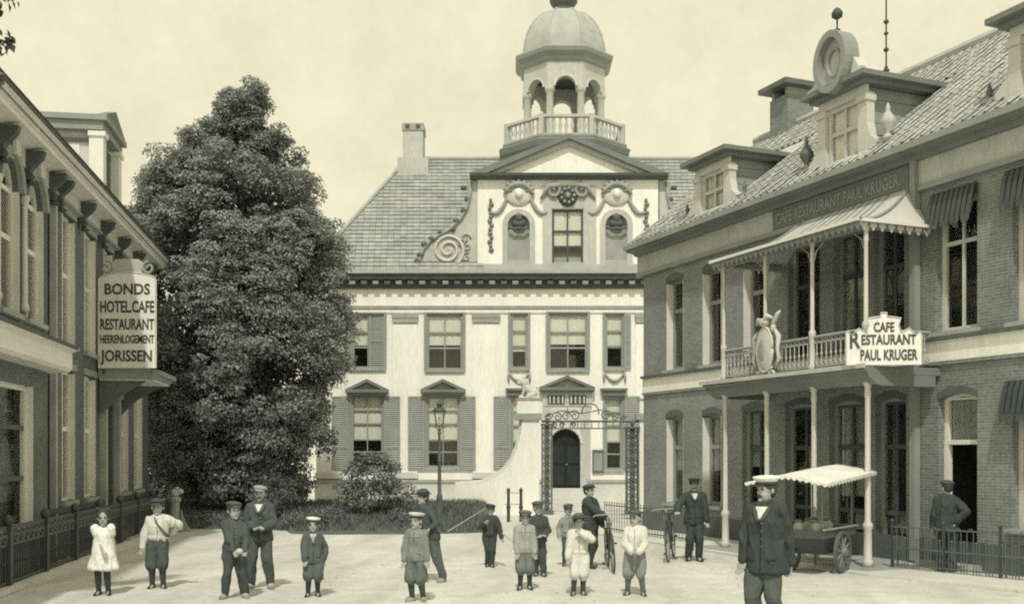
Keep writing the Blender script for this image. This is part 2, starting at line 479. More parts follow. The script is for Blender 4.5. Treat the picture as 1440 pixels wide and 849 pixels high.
def text(parent, s, x, z, w, h, y, m='ink', name='lettering', extr=0.006, shear=0.0, bold=0.022):
    """a line of letters centred at x, baseline z, cap height h, width w, on the plane y (facing -y)"""
    c = bpy.data.curves.new(name, 'FONT'); c.body = s; c.align_x = 'CENTER'; c.extrude = extr; c.offset = bold; c.size = 1.0; c.resolution_u = 3
    c.shear = shear
    o = bpy.data.objects.new(name, c); col.objects.link(o); o.parent = parent
    c.materials.append(M[m])
    bpy.context.view_layer.update()
    d = o.dimensions
    me = bpy.data.meshes.new_from_object(o.evaluated_get(bpy.context.evaluated_depsgraph_get()))
    sx = w / max(d.x, 1e-3); bpy.data.objects.remove(o)
    me.name = name
    o = link(name, me, parent, (x, y, z))
    o.scale = (sx, h / 0.72, 1); o.rotation_euler = (R(90), 0, 0)
    return o
LATER = []
def remesh_later(o, vox, disp, tex=0.12, smooth=4, extra=None):
    LATER.append((o, vox, disp, tex, smooth, extra))
    m = o.modifiers.new('r', 'REMESH'); m.mode = 'VOXEL'; m.voxel_size = vox; m.use_smooth_shade = True
    if smooth:
        s = o.modifiers.new('s', 'SMOOTH'); s.iterations = smooth; s.factor = .5
    if False:
        t = bpy.data.textures.new('folds', 'CLOUDS'); t.noise_scale = tex; t.noise_depth = 2
        d = o.modifiers.new('d', 'DISPLACE'); d.texture = t; d.strength = disp; d.mid_level = .5; d.texture_coords = 'GLOBAL' if False else 'LOCAL'
from mathutils import noise as mnoise
def fold_mesh(me, amp, seed):
    vs = me.vertices; n = len(vs)
    co = np.empty(n * 3, np.float32); vs.foreach_get('co', co); co = co.reshape(-1, 3)
    no = np.empty(n * 3, np.float32); vs.foreach_get('normal', no); no = no.reshape(-1, 3)
    d = np.empty(n, np.float32)
    for i in range(n):
        x, y, z = co[i]
        a = mnoise.noise((x * 8 + seed, y * 8, z * 3.2 + x * 3)); b = mnoise.noise((x * 17, y * 17 + seed, z * 9 - x * 6))
        c = mnoise.noise((x * 3 - seed, y * 3, z * 2.2))
        d[i] = (1 - 2.4 * abs(a)) * amp * 1.25 + (0.6 - 1.8 * abs(b)) * amp * .55 + c * amp * 1.1 + amp * .35
    co += no * d[:, None]
    vs.foreach_set('co', co.ravel()); me.update()
def finish_remesh():
    bpy.context.view_layer.update()
    dg = bpy.context.evaluated_depsgraph_get()
    res = []
    for (o, vox, disp, tex, smooth, extra) in LATER:
        res.append((o, bpy.data.meshes.new_from_object(o.evaluated_get(dg)), extra, disp))
    for o, me, extra, disp in res:
        ma = o.data.materials[0]; old = o.data.name
        if extra is not None:
            bm = bmesh.new(); bm.from_mesh(me); tmp = extra.mesh('tmp'); bm.from_mesh(tmp); bm.to_mesh(me); bm.free(); bpy.data.meshes.remove(tmp)
        if disp: fold_mesh(me, disp * .38, sum(map(ord, o.name)) * .37 + o.parent.location.x * 3)
        me.materials.clear(); me.materials.append(ma); me.shade_smooth()
        o.modifiers.clear(); o.data = me; me.name = old


# ============================================================ THE SETTING
def ground_mat():
    m = mat('sandy_ground', 0.60, 0.95, 0.12, 0.6, 9, 0.35, spec=0.1, bdist=0.03)
    n = m.node_tree.nodes; l = m.node_tree.links; p = n['Principled BSDF']
    tc = n.new('ShaderNodeTexCoord')
    no = n.new('ShaderNodeTexNoise'); no.inputs['Scale'].default_value = 0.22; no.inputs['Detail'].default_value = 7; no.inputs['Distortion'].default_value = 1.2
    n3 = n.new('ShaderNodeTexNoise'); n3.inputs['Scale'].default_value = 2.6; n3.inputs['Detail'].default_value = 9; n3.inputs['Roughness'].default_value = 0.75
    mp = n.new('ShaderNodeMapping'); mp.inputs['Scale'].default_value = (1.6, 0.5, 1)
    l.new(tc.outputs['Object'], mp.inputs[0]); l.new(mp.outputs[0], no.inputs['Vector']); l.new(tc.outputs['Object'], n3.inputs['Vector'])
    a = n.new('ShaderNodeMath'); a.operation = 'ADD'; l.new(no.outputs['Fac'], a.inputs[0]); l.new(n3.outputs['Fac'], a.inputs[1])
    mr = n.new('ShaderNodeMapRange'); mr.inputs['From Min'].default_value = 0.7; mr.inputs['From Max'].default_value = 1.3
    mr.inputs['To Min'].default_value = 0.74; mr.inputs['To Max'].default_value = 1.14
    l.new(a.outputs[0], mr.inputs['Value'])
    s = p.inputs['Base Color'].links[0].from_socket
    mx = n.new('ShaderNodeMix'); mx.data_type = 'RGBA'; mx.blend_type = 'MULTIPLY'; mx.inputs['Factor'].default_value = 1
    l.new(s, mx.inputs[6]); l.new(mr.outputs[0], mx.inputs[7])
    # worn cart tracks and trodden-in dirt
    mw = n.new('ShaderNodeMapping'); mw.inputs['Rotation'].default_value = (0, 0, R(8)); l.new(tc.outputs['Object'], mw.inputs[0])
    wv = n.new('ShaderNodeTexWave'); wv.inputs['Scale'].default_value = 0.22; wv.inputs['Distortion'].default_value = 6; wv.inputs['Detail'].default_value = 4; wv.inputs['Detail Scale'].default_value = 0.6
    l.new(mw.outputs[0], wv.inputs['Vector'])
    sp = n.new('ShaderNodeTexNoise'); sp.inputs['Scale'].default_value = 7; sp.inputs['Detail'].default_value = 8; sp.inputs['Roughness'].default_value = 0.8; l.new(tc.outputs['Object'], sp.inputs['Vector'])
    r1 = n.new('ShaderNodeMapRange'); r1.inputs['From Min'].default_value = 0.0; r1.inputs['From Max'].default_value = 0.35; r1.inputs['To Min'].default_value = 0.91; r1.inputs['To Max'].default_value = 1.0; l.new(wv.outputs['Fac'], r1.inputs['Value'])
    r2 = n.new('ShaderNodeMapRange'); r2.inputs['From Min'].default_value = 0.62; r2.inputs['From Max'].default_value = 0.72; r2.inputs['To Min'].default_value = 1.0; r2.inputs['To Max'].default_value = 0.72; l.new(sp.outputs['Fac'], r2.inputs['Value'])
    mm = n.new('ShaderNodeMath'); mm.operation = 'MULTIPLY'; l.new(r1.outputs[0], mm.inputs[0]); l.new(r2.outputs[0], mm.inputs[1])
    m2 = n.new('ShaderNodeMix'); m2.data_type = 'RGBA'; m2.blend_type = 'MULTIPLY'; m2.inputs['Factor'].default_value = 1
    l.new(mx.outputs[2], m2.inputs[6]); l.new(mm.outputs[0], m2.inputs[7]); l.new(m2.outputs[2], p.inputs['Base Color'])
    return m
M['ground'] = ground_mat()
def ground_sheet():
    xs = sorted(set([-400, -150, -60, -30] + list(np.arange(-14, 14.1, 0.5)) + [30, 60, 150, 400]))
    ys = sorted(set([-200, -50, -5] + list(np.arange(4, 30.1, 0.5)) + [35, 45, 60, 100, 250, 700]))
    vs = [(x, y, 0.012 * math.sin(x * 1.3 + y * 0.7) * math.sin(y * 0.9 - x * 0.4) if (abs(x) < 14 and 4 < y < 30) else 0.0) for y in ys for x in xs]
    n = len(xs); fs = [(j * n + i, j * n + i + 1, (j + 1) * n + i + 1, (j + 1) * n + i) for j in range(len(ys) - 1) for i in range(n - 1)]
    return MB().add(vs, fs).build('ground', 'ground', smooth=True)
tag(ground_sheet(), kind='structure')
cloth_d = mat('door_panel_paint', 0.035, .6, .3, 2, 20, .1)

# pebbles and crumbs lying about on the sand
pv = MB()
for i in range(1500):
    d = 10.5 + 22 * random.random() ** 1.6; x = random.uniform(-0.5, 0.5) * d
    r = random.uniform(0.006, 0.018) * (1 if random.random() < .93 else 1.8)
    a = random.random() * 6.28
    pts = [(x + r * math.cos(a + k * 1.257) * random.uniform(.7, 1.2), d + r * math.sin(a + k * 1.257), 0.0) for k in range(5)]
    pv.add(pts + [(x, d, r * random.uniform(.35, .8) + 0.012)], [(k, (k + 1) % 5, 5) for k in range(5)])
tag(pv.build('loose_pebbles', mat('pebble', 0.38, 0.9, 0.3, 3, 20, 0.1, island=0.4)), 'small loose pebbles scattered over the sandy street', 'pebbles', kind='stuff')

# grass bank in front of the palace, with real blades
def bank_h(x, y):
    t = min(1, max(0, (y - 29.2 - 0.25 * math.sin(x * .8)) / 7.5)); e = min(1, max(0, (x + 14.5) / 2)) * min(1, max(0, (-0.55 - x) / 0.5))
    return 0.03 + 0.42 * t * e
gxs = np.arange(-14.0, -0.69, 0.35); gys = np.arange(29.2, 38.3, 0.45)
gb = MB(); nx = len(gxs)
def edge_y(x): return 0.5 * math.sin(x * 0.45) + (0.9 if x < -6 else 0.0) - 0.6 * math.exp(-((x + 4.6) / 1.6) ** 2)
vs = [(float(x), float(y + edge_y(x) * max(0, 1 - j / 6)), bank_h(x, y) if j else 0.004) for j, y in enumerate(gys) for x in gxs]
gb.add(vs, [(j * nx + i, j * nx + i + 1, (j + 1) * nx + i + 1, (j + 1) * nx + i) for j in range(len(gys) - 1) for i in range(nx - 1)])
tag(gb.build('grass_bank', 'earth', smooth=True), kind='structure')
def blades(name, pts, h, w, m, label, cat, parent=None):
    k = len(pts); pts = np.asarray(pts, float)
    a = rng.uniform(0, 2 * PI, k); hh = h * rng.uniform(.5, 1.3, k); ww = w * rng.uniform(.6, 1.3, k)
    dx = np.stack([np.cos(a), np.sin(a), np.zeros(k)], 1)
    ln = np.stack([rng.normal(0, .35, k), rng.normal(0, .35, k), np.ones(k)], 1) * hh[:, None]
    V = np.concatenate([pts - dx * ww[:, None], pts + dx * ww[:, None], pts + ln], 1).reshape(-1, 3)
    F = np.arange(3 * k).reshape(-1, 3)
    me = bpy.data.meshes.new(name); me.from_pydata(V.tolist(), [], F.tolist()); me.materials.append(M[m])
    return tag(link(name, me, parent), label, cat, kind='stuff')
P = []
for i in range(26000):
    x = random.uniform(-13.5, -0.8); y = random.uniform(28.9, 38.0)
    if y < 29.25 + edge_y(x): continue
    P.append((x, y, bank_h(x, y) - 0.03))
blades('lawn_grass', P, 0.17, 0.022, 'grass', 'rough grass on the low bank before the white palace', 'grass')

# ============================================================ THE PALACE
PX = lambda p: (p - 798) * 0.03
PZ = lambda p: 2.1 + (640 - p) * 0.03
pal = empty('palace', (2.34, 45, 0), 0, 'white stucco palace with pedimented centre, hipped roof and open cupola', 'palace')
ops = []
W_up = [(495, 540, 441, 518), (600, 651, 441, 520), (718, 742, 441, 518), (771, 826, 440, 520), (851, 877, 441, 518)]
W_gr = [(494, 539, 556, 657), (600, 646, 557, 657), (719, 741, 559, 660), (851, 875, 559, 660)]
for a, b, c, d in W_up + W_gr: ops.append((PX(a), PX(b), PZ(d), PZ(c)))
door_op = (PX(774), PX(816), PZ(686), PZ(603), 0.6)
ops.append(door_op)
mb = wall(MB(), PX(445), -PX(445), 0, PZ(389), ops, 0.35)
mb.add([(PX(445), 0, 0), (PX(445), 0, PZ(389)), (PX(445), 11, PZ(389)), (PX(445), 11, 0)], [(0, 1, 2, 3)])
mb.add([(-PX(445), 0, 0), (-PX(445), 11, 0), (-PX(445), 11, PZ(389)), (-PX(445), 0, PZ(389))], [(0, 1, 2, 3)])
mb.add([(PX(445), 11, 0), (PX(445), 11, PZ(389)), (-PX(445), 11, PZ(389)), (-PX(445), 11, 0)], [(0, 1, 2, 3)])
mb.build('wall', 'stucco', pal)
# plinth with a ledge, interrupted at the door
for a, b in ((443, 764), (826, 1153)):
    bx('plinth', 'plinth', pal, PX(a), PX(b), -0.07, -0.003, 0.0, PZ(678))
    bx('plinth_ledge', 'stone', pal, PX(a) - .02, PX(b) + .02, -0.13, -0.0035, PZ(678) + .002, PZ(674))
# pilasters with two-step capitals and bases
for a, b in ((445, 480), (553, 587), (665, 702), (894, 931), (1009, 1043), (1116, 1151)):
    x0, x1 = PX(a), PX(b)
    pl = bx('pilaster', 'stucco', pal, x0, x1, -0.05, -0.002, PZ(673), PZ(455))
    MB().box(x0 - .05, x1 + .05, -0.13, -0.0025, PZ(447), PZ(442)).box(x0 - .02, x1 + .02, -0.10, -0.0025, PZ(454), PZ(449)).build('capital', 'stone', pl)
    bx('capital_neck', 'stucco', pl, x0, x1, -0.07, -0.0025, PZ(449) - .002, PZ(447) + .002)
    bx('base', 'plinth', pl, x0 - .04, x1 + .04, -0.12, -0.055, PZ(672), PZ(664))
bx('string_course', 'stone', pal, PX(443), PX(1153), -0.10, -0.003, PZ(434), PZ(430))
bx('string_course', 'stucco', pal, PX(443), PX(1153), -0.05, -0.003, PZ(440) + .003, PZ(434) - .002)
# main cornice
cor = MB()
cor.prism_x([(0.0, PZ(406)), (-0.10, PZ(406)), (-0.12, PZ(402)), (-0.15, PZ(402)), (-0.15, PZ(395)), (-0.42, PZ(394)), (-0.42, PZ(390)), (-0.50, PZ(388)), (-0.50, PZ(385)), (0.0, PZ(385))], PX(436), -PX(436))
co = cor.build('cornice', 'cornice', pal)
n = 44
for i in range(n):
    x = PX(440) + (-2 * PX(440)) * (i + .5) / n
    bx('modillion', 'greypaint' if i % 2 else 'cornice', co, x - .12, x + .12, -0.36, -0.152, PZ(401), PZ(396))
# upper and ground windows
for k, (a, b, c, d) in enumerate(W_up):
    nr = (b - a) < 30
    window(pal, PX(a), PX(b), PZ(d), PZ(c), y=0.03, fw=0.10, cols=1 if nr else 2, rows=(0.38, 0.68) if not nr else (0.4, 0.7), m='greypaint', bar='greypaint', bw=0.06, blind=(0.42, 0.44, 0.30, 0.45, 0.36)[k], sill='stone')
    f = MB(); x0, x1, z0, z1 = PX(a), PX(b), PZ(d), PZ(c); e = 0.11
    f.box(x0 - e, x0, -0.055, -0.0035, z0, z1 + .06).box(x1, x1 + e, -0.055, -0.0035, z0, z1 + .06).box(x0, x1, -0.053, -0.0035, z1, z1 + .06)
    f.build('architrave', 'greypaint', pal)
for k, (a, b, c, d) in enumerate(W_gr):
    nr = (b - a) < 30
    window(pal, PX(a), PX(b), PZ(d), PZ(c), y=0.03, fw=0.09, cols=1 if nr else 2, rows=(0.2, 0.38, 0.62, 0.82), m='greypaint', bar='greypaint', bw=0.045, blind=0.38, sill='stone')
    f = MB(); x0, x1, z0, z1 = PX(a), PX(b), PZ(d), PZ(c); e = 0.10
    f.box(x0 - e, x0, -0.045, -0.0035, z0 - .0, z1 + .1).box(x1, x1 + e, -0.045, -0.0035, z0, z1 + .1).box(x0, x1, -0.043, -0.0035, z1, z1 + .1)
    f.build('architrave', 'greypaint', pal)
for a, b in ((467, 490), (541, 563), (574, 597), (648, 669), (694, 718), (878, 900)):
    shutter(pal, PX(a), PX(b), PZ(660), PZ(557))
shutter(pal, PX(519), PX(541), PZ(518), PZ(441), y=-0.012 + 0.03, split=0.5)
shutter(pal, PX(484), PX(493), PZ(518), PZ(441), split=0.5)
shutter(pal, PX(878), PX(887), PZ(518), PZ(441), split=0.5)
def small_pediment(x0, x1, z0, z1):
    o = MB(); t = 0.13
    o.box(x0, x1, -0.34, -0.003, z0, z0 + t)
    cx = (x0 + x1) / 2
    o.prism([(x0, z0 + t + .002), (x0 + .28, z0 + t + .002), (cx, z1 - t), (x1 - .28, z0 + t + .002), (x1, z0 + t + .002), (cx, z1)], -0.34, -0.003)
    p = o.build('pediment', 'midpaint', pal)
    MB().prism([(x0 + .28, z0 + t), (x1 - .28, z0 + t), (cx, z1 - t)], -0.10, -0.004).build('tympanum', 'stucco_grey', p)
    MB().box(x0 + .08, x1 - .08, -0.2, -0.003, z0 - .09, z0 - .002).build('bed_moulding', 'greypaint', p)
small_pediment(PX(487), PX(547), PZ(552), PZ(533))
small_pediment(PX(592), PX(655), PZ(552), PZ(533))
small_pediment(PX(758), PX(836), PZ(549), PZ(528))
for a, b in ((711, 748), (844, 882)):
    MB().box(PX(a), PX(b), -0.30, -0.003, PZ(549), PZ(546)).box(PX(a) + .1, PX(b) - .1, -0.2, -0.003, PZ(556), PZ(549) - .002).build('window_hood', 'midpaint', pal)
# swags under the two narrow windows
for cx in (730, 864):
    pts = [(PX(cx) + 0.42 * t, -0.06, PZ(524) - 0.34 * (1 - t * t)) for t in np.linspace(-1, 1, 15)]
    MB().path(pts, [0.03 + 0.045 * (1 - abs(t)) for t in np.linspace(-1, 1, 15)], 7).build('swag', 'stone', pal, True)
    for s in (-1, 1):
        MB().path([(PX(cx) + s * .44, -.05, PZ(521)), (PX(cx) + s * .45, -.06, PZ(530)), (PX(cx) + s * .44, -.05, PZ(539))], [.035, .06, .015], 6).build('swag_drop', 'stone', pal, True)
# door bay
dz0, dz1 = PZ(686), PZ(603)
MB().box(PX(763), PX(774) - .0, -0.10, -0.003, PZ(690), PZ(572)).box(PX(816), PX(830), -0.10, -0.003, PZ(690), PZ(572)).build('door_surround', 'stucco_grey', pal)
hp = head_pts(PX(774), PX(816), dz1 - .6, .6)
MB().prism([(PX(774), PZ(572)), (PX(774), dz1 - .6)] + hp[1:-1] + [(PX(816), dz1 - .6), (PX(816), PZ(572))], -0.098, -0.003).build('door_spandrel', 'plinth', pal)
MB().prism(list(reversed(head_pts(PX(773), PX(817), dz1 - .6, .63))) + head_pts(PX(770), PX(820), dz1 - .62, .75), -0.14, -0.095).build('door_arch', 'plinth', pal)
MB().box(PX(763), PX(832), -0.10, -0.003, PZ(571), PZ(552)).build('transom_block', 'stucco_grey', pal)
for a, b in ((770, 794), (800, 824)):
    t = bx('transom_panel', 'darkpaint', pal, PX(a), PX(b), -0.13, -0.101, PZ(568), PZ(556))
    for q in range(4):
        x = PX(a) + (PX(b) - PX(a)) * (q + .5) / 4
        bx('tracery_bar', 'plinth', t, x - .03, x + .03, -0.15, -0.131, PZ(567), PZ(557))
dr = MB().prism([(PX(774), dz0), (PX(816), dz0)] + list(reversed(hp)), 0.12, 0.18).build('door', mat('door_paint', 0.022, .6, .3, 2, 20, .1), pal)
for i in range(2):
    for (za, zb) in ((0.12, 0.95), (1.05, 1.75)):
        x = PX(774) + (i * .5 + .06) * 1.26
        bx('door_panel', cloth_d, dr, x, x + .5, 0.095, 0.1195, dz0 + za, dz0 + zb)
MB().ell((PX(797), 0.08, dz0 + 1.0), 0.035).build('door_knob', 'stone', dr, True)
for i in range(4):
    bx('door_step', 'plinth', pal, PX(768 - i * 2), PX(824 + i * 2), -0.55 - .3 * i, -0.142 if i == 0 else -0.552 - .3 * (i - 1), 0.0, dz0 - .02 - i * .17)
nb = bx('notice_board', 'iron_g', pal, PX(833), PX(849), -0.08, -0.004, PZ(665), PZ(632))
bx('paper', 'greypaint', nb, PX(835), PX(847), -0.084, -0.081, PZ(661), PZ(637))

# the gable over the centre
gz0, gz1 = PZ(385) + .004, PZ(253)
nich = [(PX(714), PX(745), PZ(377), PZ(302)), (PX(851), PX(882), PZ(377), PZ(302))]
gops = [(PX(776), PX(820), PZ(378), PZ(295))] + [n_ + (0.44,) for n_ in nich]
gw = wall(MB(), PX(672), PX(925), gz0, gz1, gops, 0.22, -0.12)
gw.add([(PX(672), -0.12, gz0), (PX(672), -0.12, gz1), (PX(672), 5, gz1), (PX(672), 5, gz0)], [(0, 1, 2, 3)])
gw.add([(PX(925), -0.12, gz0), (PX(925), 5, gz0), (PX(925), 5, gz1), (PX(925), -0.12, gz1)], [(0, 1, 2, 3)])
gw.build('gable_wall', 'stucco', pal)
window(pal, PX(776), PX(820), PZ(378), PZ(295), y=-0.06, fw=0.09, cols=2, rows=(0.36, 0.64), m='darkpaint', bar='darkpaint', blind=0.36, bw=.07)
bx('gable_sill', 'stucco_grey', pal, PX(770), PX(826), -0.26, -0.123, PZ(385), PZ(379))
f = MB().box(PX(763), PX(776) - .01, -0.165, -0.123, PZ(378) + .002, PZ(262)).box(PX(820) + .01, PX(838), -0.165, -0.123, PZ(378) + .002, PZ(262)).box(PX(776) - .008, PX(820) + .008, -0.163, -0.123, PZ(294), PZ(262))
f.build('gable_panel', 'stucco_grey', pal)
for (a, b, c, d) in nich:
    MB().prism([(a - .02, c - .02), (b + .02, c - .02), (b + .02, d - .3), (a - .02, d - .3)], 0.09, 0.12).build('niche_back', 'stucco_grey', pal)
    MB().box(a - .1, b + .1, 0.085, 0.10, c, d + .1).build('niche_lining', 'stone', pal)
    o_ = head_pts(a - .22, b + .22, d - .40, .62); i_ = head_pts(a - .005, b + .005, d - .44, .44)
    MB().prism([(a - .22, c)] + o_ + [(b + .22, c), (b + .005, c)] + list(reversed(i_)) + [(a - .005, c)], -0.165, -0.123).build('niche_surround', 'stucco_grey', pal)
    cx = (a + b) / 2
    nb_ = MB()                     # shell hood and bust in the head of the niche
    nb_.ell((cx, -0.03, d - .36), (0.30, 0.16, 0.2)).ell((cx, -0.1, d - .14), (0.17, .15, .2))
    nb_.path([(cx - .42, -.1, d - .56), (cx - .2, -.16, d - .62), (cx, -.17, d - .58), (cx + .2, -.16, d - .62), (cx + .42, -.1, d - .56)], .06, 6)
    nb_.build('niche_bust', 'cornice', pal, True)
    ct = MB()                      # cartouche above: shell, ball, scrolls
    ct.ell((cx, -.14, PZ(275)), (.62, .12, .5)); 
    c_ = ct.build('cartouche', 'plinth', pal, True)
    s_ = MB().path([(cx + .62 * math.cos(R(t)), -.26, PZ(281) + .62 * math.sin(R(t))) for t in range(15, 170, 12)], [.06 + .05 * math.sin(R(t)) for t in range(15, 170, 12)], 6)
    for q in range(7):
        t = R(30 + 20 * q); s_.path([(cx + .3 * math.cos(t), -.24, PZ(276) + .3 * math.sin(t)), (cx + .75 * math.cos(t), -.30, PZ(280) + .75 * math.sin(t))], [.03, .08], 6)
    s_.build('shell_rays', 'stone', c_, True)
    MB().ell((cx, -.30, PZ(274)), (.17, .12, .2)).build('shield_boss', 'stucco', c_, True)
    for s in (-1, 1):
        pts = [(cx + s * (.45 + .75 * t), -.16, PZ(277) - .5 * math.sin(t * PI * .8) - .35 * t) for t in np.linspace(0, 1, 9)]
        MB().path(pts, [.05, .08, .09, .1, .1, .1, .09, .08, .04], 6).build('garland', 'stone', c_, True)
for cx in (690, 908):
    g_ = MB()
    for q in range(13):
        zz = PZ(283 + q * 5.8); g_.ell((PX(cx) + .04 * math.sin(q * 2.3), -.15, zz), (.07 + .05 * abs(math.sin(q * 1.7)), .07, .1), 7, 5)
    g_.build('garland_drop', 'midpaint', pal, True)
cc = MB().ell((PX(798), -.18, PZ(277)), (.42, .14, .46)).build('coat_of_arms', 'darkpaint', pal, True)
q_ = MB()
for s in (-1, 1):
    q_.path(spiral(PX(798) + s * .62, PZ(270), .34, .06, 90, 1.2, 18, -.24, s), .07, 6)
    q_.path([(PX(798) + s * .3, -.25, PZ(262)), (PX(798) + s * .8, -.27, PZ(264)), (PX(798) + s * 1.15, -.22, PZ(282))], [.1, .12, .04], 6)
for q in range(9):
    t = R(40 * q); q_.ell((PX(798) + .27 * math.cos(t), -.33, PZ(277) + .3 * math.sin(t)), (.06, .05, .07), 6, 5)
q_.ell((PX(798), -.35, PZ(277)), (.1, .06, .12), 6, 5)
q_.build('mantling', 'stone', cc, True)
# pediment: horizontal and raking cornices, tympanum, roof behind
apex = PZ(193); pb = PZ(254); pl_, pr_ = PX(661), PX(938); cx = (pl_ + pr_) / 2
cornz = MB().prism_x([(0, pb), (-.28, pb), (-.34, pb + .07), (-.48, pb + .10), (-.52, pb + .20), (0, pb + .20)], pl_, pr_)
cornz.build('gable_cornice', 'cornice', pal)
t = .19
rk = MB().prism([(pl_, pb + .203), (pl_ + .72, pb + .203), (cx, apex - t), (pr_ - .72, pb + .203), (pr_, pb + .203), (cx, apex)], -.50, 0)
rk.build('raking_cornice', 'midpaint', pal)
MB().prism([(pl_ + .40, pb + .205), (pl_ + 1.15, pb + .205), (cx, apex - t - .22), (pr_ - 1.15, pb + .205), (pr_ - .40, pb + .205), (cx, apex - t + .004)], -.32, 0).build('raking_moulding', 'stucco_grey', pal)
MB().prism([(pl_ + 1.1, pb + .2), (pr_ - 1.1, pb + .2), (cx, apex - t - .2)], -.14, -.02).build('tympanum', 'stucco', pal)
MB().prism([(pl_ + .05, pb + .21), (pr_ - .05, pb + .21), (cx, apex - .05)], 0.002, 5.4).build('gable_roof', 'tile_p', pal)
# volute wings
wingp = [(672, 253), (672, 384), (586, 384), (583, 377), (590, 366), (596, 350), (606, 338), (620, 330), (634, 322), (648, 308), (657, 292), (661, 274), (662, 256)]
for s in (1, -1):
    pts = [(s * (PX(a)) if s == 1 else 2 * cx - PX(a), PZ(b)) for a, b in wingp]
    if s == 1: pts = pts[::-1]
    wg = MB().prism(pts, -.06, .22).build('volute_wing', 'stucco_grey', pal)
    X = lambda a: PX(a) if s == 1 else 2 * cx - PX(a)
    MB().path([(X(a), -.12, PZ(b)) for a, b in wingp[2:]], .07, 6).build('edge_roll', 'stone', wg, True)
    MB().path(spiral(X(630), PZ(352), .70, .08, -60, 2.3, 50, -.10, s), .06, 6).build('volute', 'plinth', wg, True)
    for (a, b, r) in ((594, 362, .16), (590, 370, .14), (600, 347, .17), (610, 339, .15), (622, 331, .13), (645, 314, .16), (655, 300, .15), (660, 284, .14), (585, 380, .14), (655, 268, .14), (640, 326, .12)):
        MB().ell((X(a - 3), -.10, PZ(b - 3)), (r, .12, r * .8), 7, 5).build('leaf_crocket', 'cornice', wg, True)
    m_ = MB()
    for (a, b, r, st) in ((655, 336, .22, 0), (657, 347, .2, 120), (656, 362, .22, 60), (655, 374, .2, 200), (643, 372, .14, 30), (648, 343, .13, 80)):
        m_.path(spiral(X(a), PZ(b), r, .05, st, 1.1, 14, -.09, s), .04, 5)
    m_.build('acanthus_scroll', 'stone', wg, True)

# roof slopes
ez, rz_ = PZ(385) + .05, 16.07
ex, rx, ey, ry = 10.9, 7.3, -.45, 5.5
MB().add([(-ex, ey, ez), (ex, ey, ez), (rx, ry, rz_), (-rx, ry, rz_), (-ex, 11.45, ez), (ex, 11.45, ez)], [(0, 1, 2, 3), (4, 0, 3), (1, 5, 2), (5, 4, 3, 2)]).build('roof', 'tile_p', pal)
tl = MB(); L = math.hypot(ry - ey, rz_ - ez); rows = 30
sy, sz = (ry - ey) / L, (rz_ - ez) / L; ny, nz = -sz, sy
for r in range(rows):
    t0 = L * r / rows; t1 = L * (r + 1.12) / rows
    wr = ex + (rx - ex) * (t0 / L) - .06; k = int(2 * wr / .27); off = (r % 2) * .13
    for i in range(k):
        x = -wr + 2 * wr * (i + .0) / k + off; xw = 2 * wr / k - .018
        if PX(676) < x < PX(921) and t0 < L * .55: continue
        h0 = .055 + random.uniform(-.012, .012); h1 = .012
        A = lambda xx, tt, hh: (xx, ey + sy * tt + ny * hh, ez + sz * tt + nz * hh)
        tl.add([A(x, t0, h0), A(x + xw, t0, h0 + random.uniform(-.006, .006)), A(x + xw, t1, h1), A(x, t1, h1), A(x, t0, .004), A(x + xw, t0, .004)],
               [(0, 1, 2, 3), (4, 5, 1, 0), (5, 2, 1), (0, 3, 4)])
tag(tl.build('roof_tiles', 'tile_p', pal), kind='stuff')
MB().path([(-ex, ey, ez + .06), (-rx, ry, rz_ + .07)], .10, 8).build('hip_ridge', 'lead', pal)
MB().path([(ex, ey, ez + .06), (rx, ry, rz_ + .07)], .10, 8).build('hip_ridge', 'lead', pal)
MB().path([(-rx, ry, rz_ + .07), (rx, ry, rz_ + .07)], .11, 8).build('ridge', 'lead', pal)
bx('gutter', 'lead', pal, PX(436), -PX(436), -.56, -.502, PZ(387), PZ(382))
for s in (-1,):
    c0 = s * 6.95
    ch = MB().box(c0 - .72, c0 + .72, 4.6, 6.4, 14.6, 15.95).build('chimney', 'stucco_grey', pal)
    MB().box(c0 - .5, c0 + .44, 4.9, 6.1, 15.95, 17.35).build('chimney_shaft', 'stucco_grey', ch)
    MB().box(c0 - .54, c0 + .48, 4.85, 6.15, 17.30, 17.62).build('chimney_cap', 'stone', ch)
    for q in (-.28, .22): MB().box(c0 + q - .1, c0 + q + .1, 4.84, 4.849, 17.36, 17.56).build('flue_slot', 'darkpaint', ch)

# cupola
TZ = lambda p: 2.1 + (640 - p) * float(np.interp(p, (10, 80, 195), (.0329, .0318, .0314)))
tc_ = (0.05, 4.5, 0)
ph = R(22.5)
def oct_r(px): return px * .033 / math.cos(R(22.5)) * 1.0
MB().lathe([(oct_r(80), 15.0), (oct_r(80), TZ(214)), (oct_r(88), TZ(208)), (oct_r(90), TZ(200)), (oct_r(86), TZ(197)), (oct_r(84), TZ(195))], 8, tc_, ph).build('cupola_drum', 'midpaint', pal)
MB().lathe([(oct_r(85), TZ(195) + .002), (oct_r(85), TZ(192)), (oct_r(82), TZ(192))], 8, tc_, ph).build('cupola_floor', 'greypaint', pal)
rad_b = oct_r(79)
V8 = [(tc_[0] + rad_b * math.cos(ph + k * PI / 4), tc_[1] + rad_b * math.sin(ph + k * PI / 4)) for k in range(8)]
rail = MB()
bal_me = MB().lathe([(.05, 0), (.05, .08), (.035, .12), (.085, .34), (.04, .54), (.05, .60), (.05, .715)], 8).mesh('baluster'); bal_me.materials.append(M['stucco_grey']); bal_me.shade_smooth()
zr = TZ(192)
bal = rail
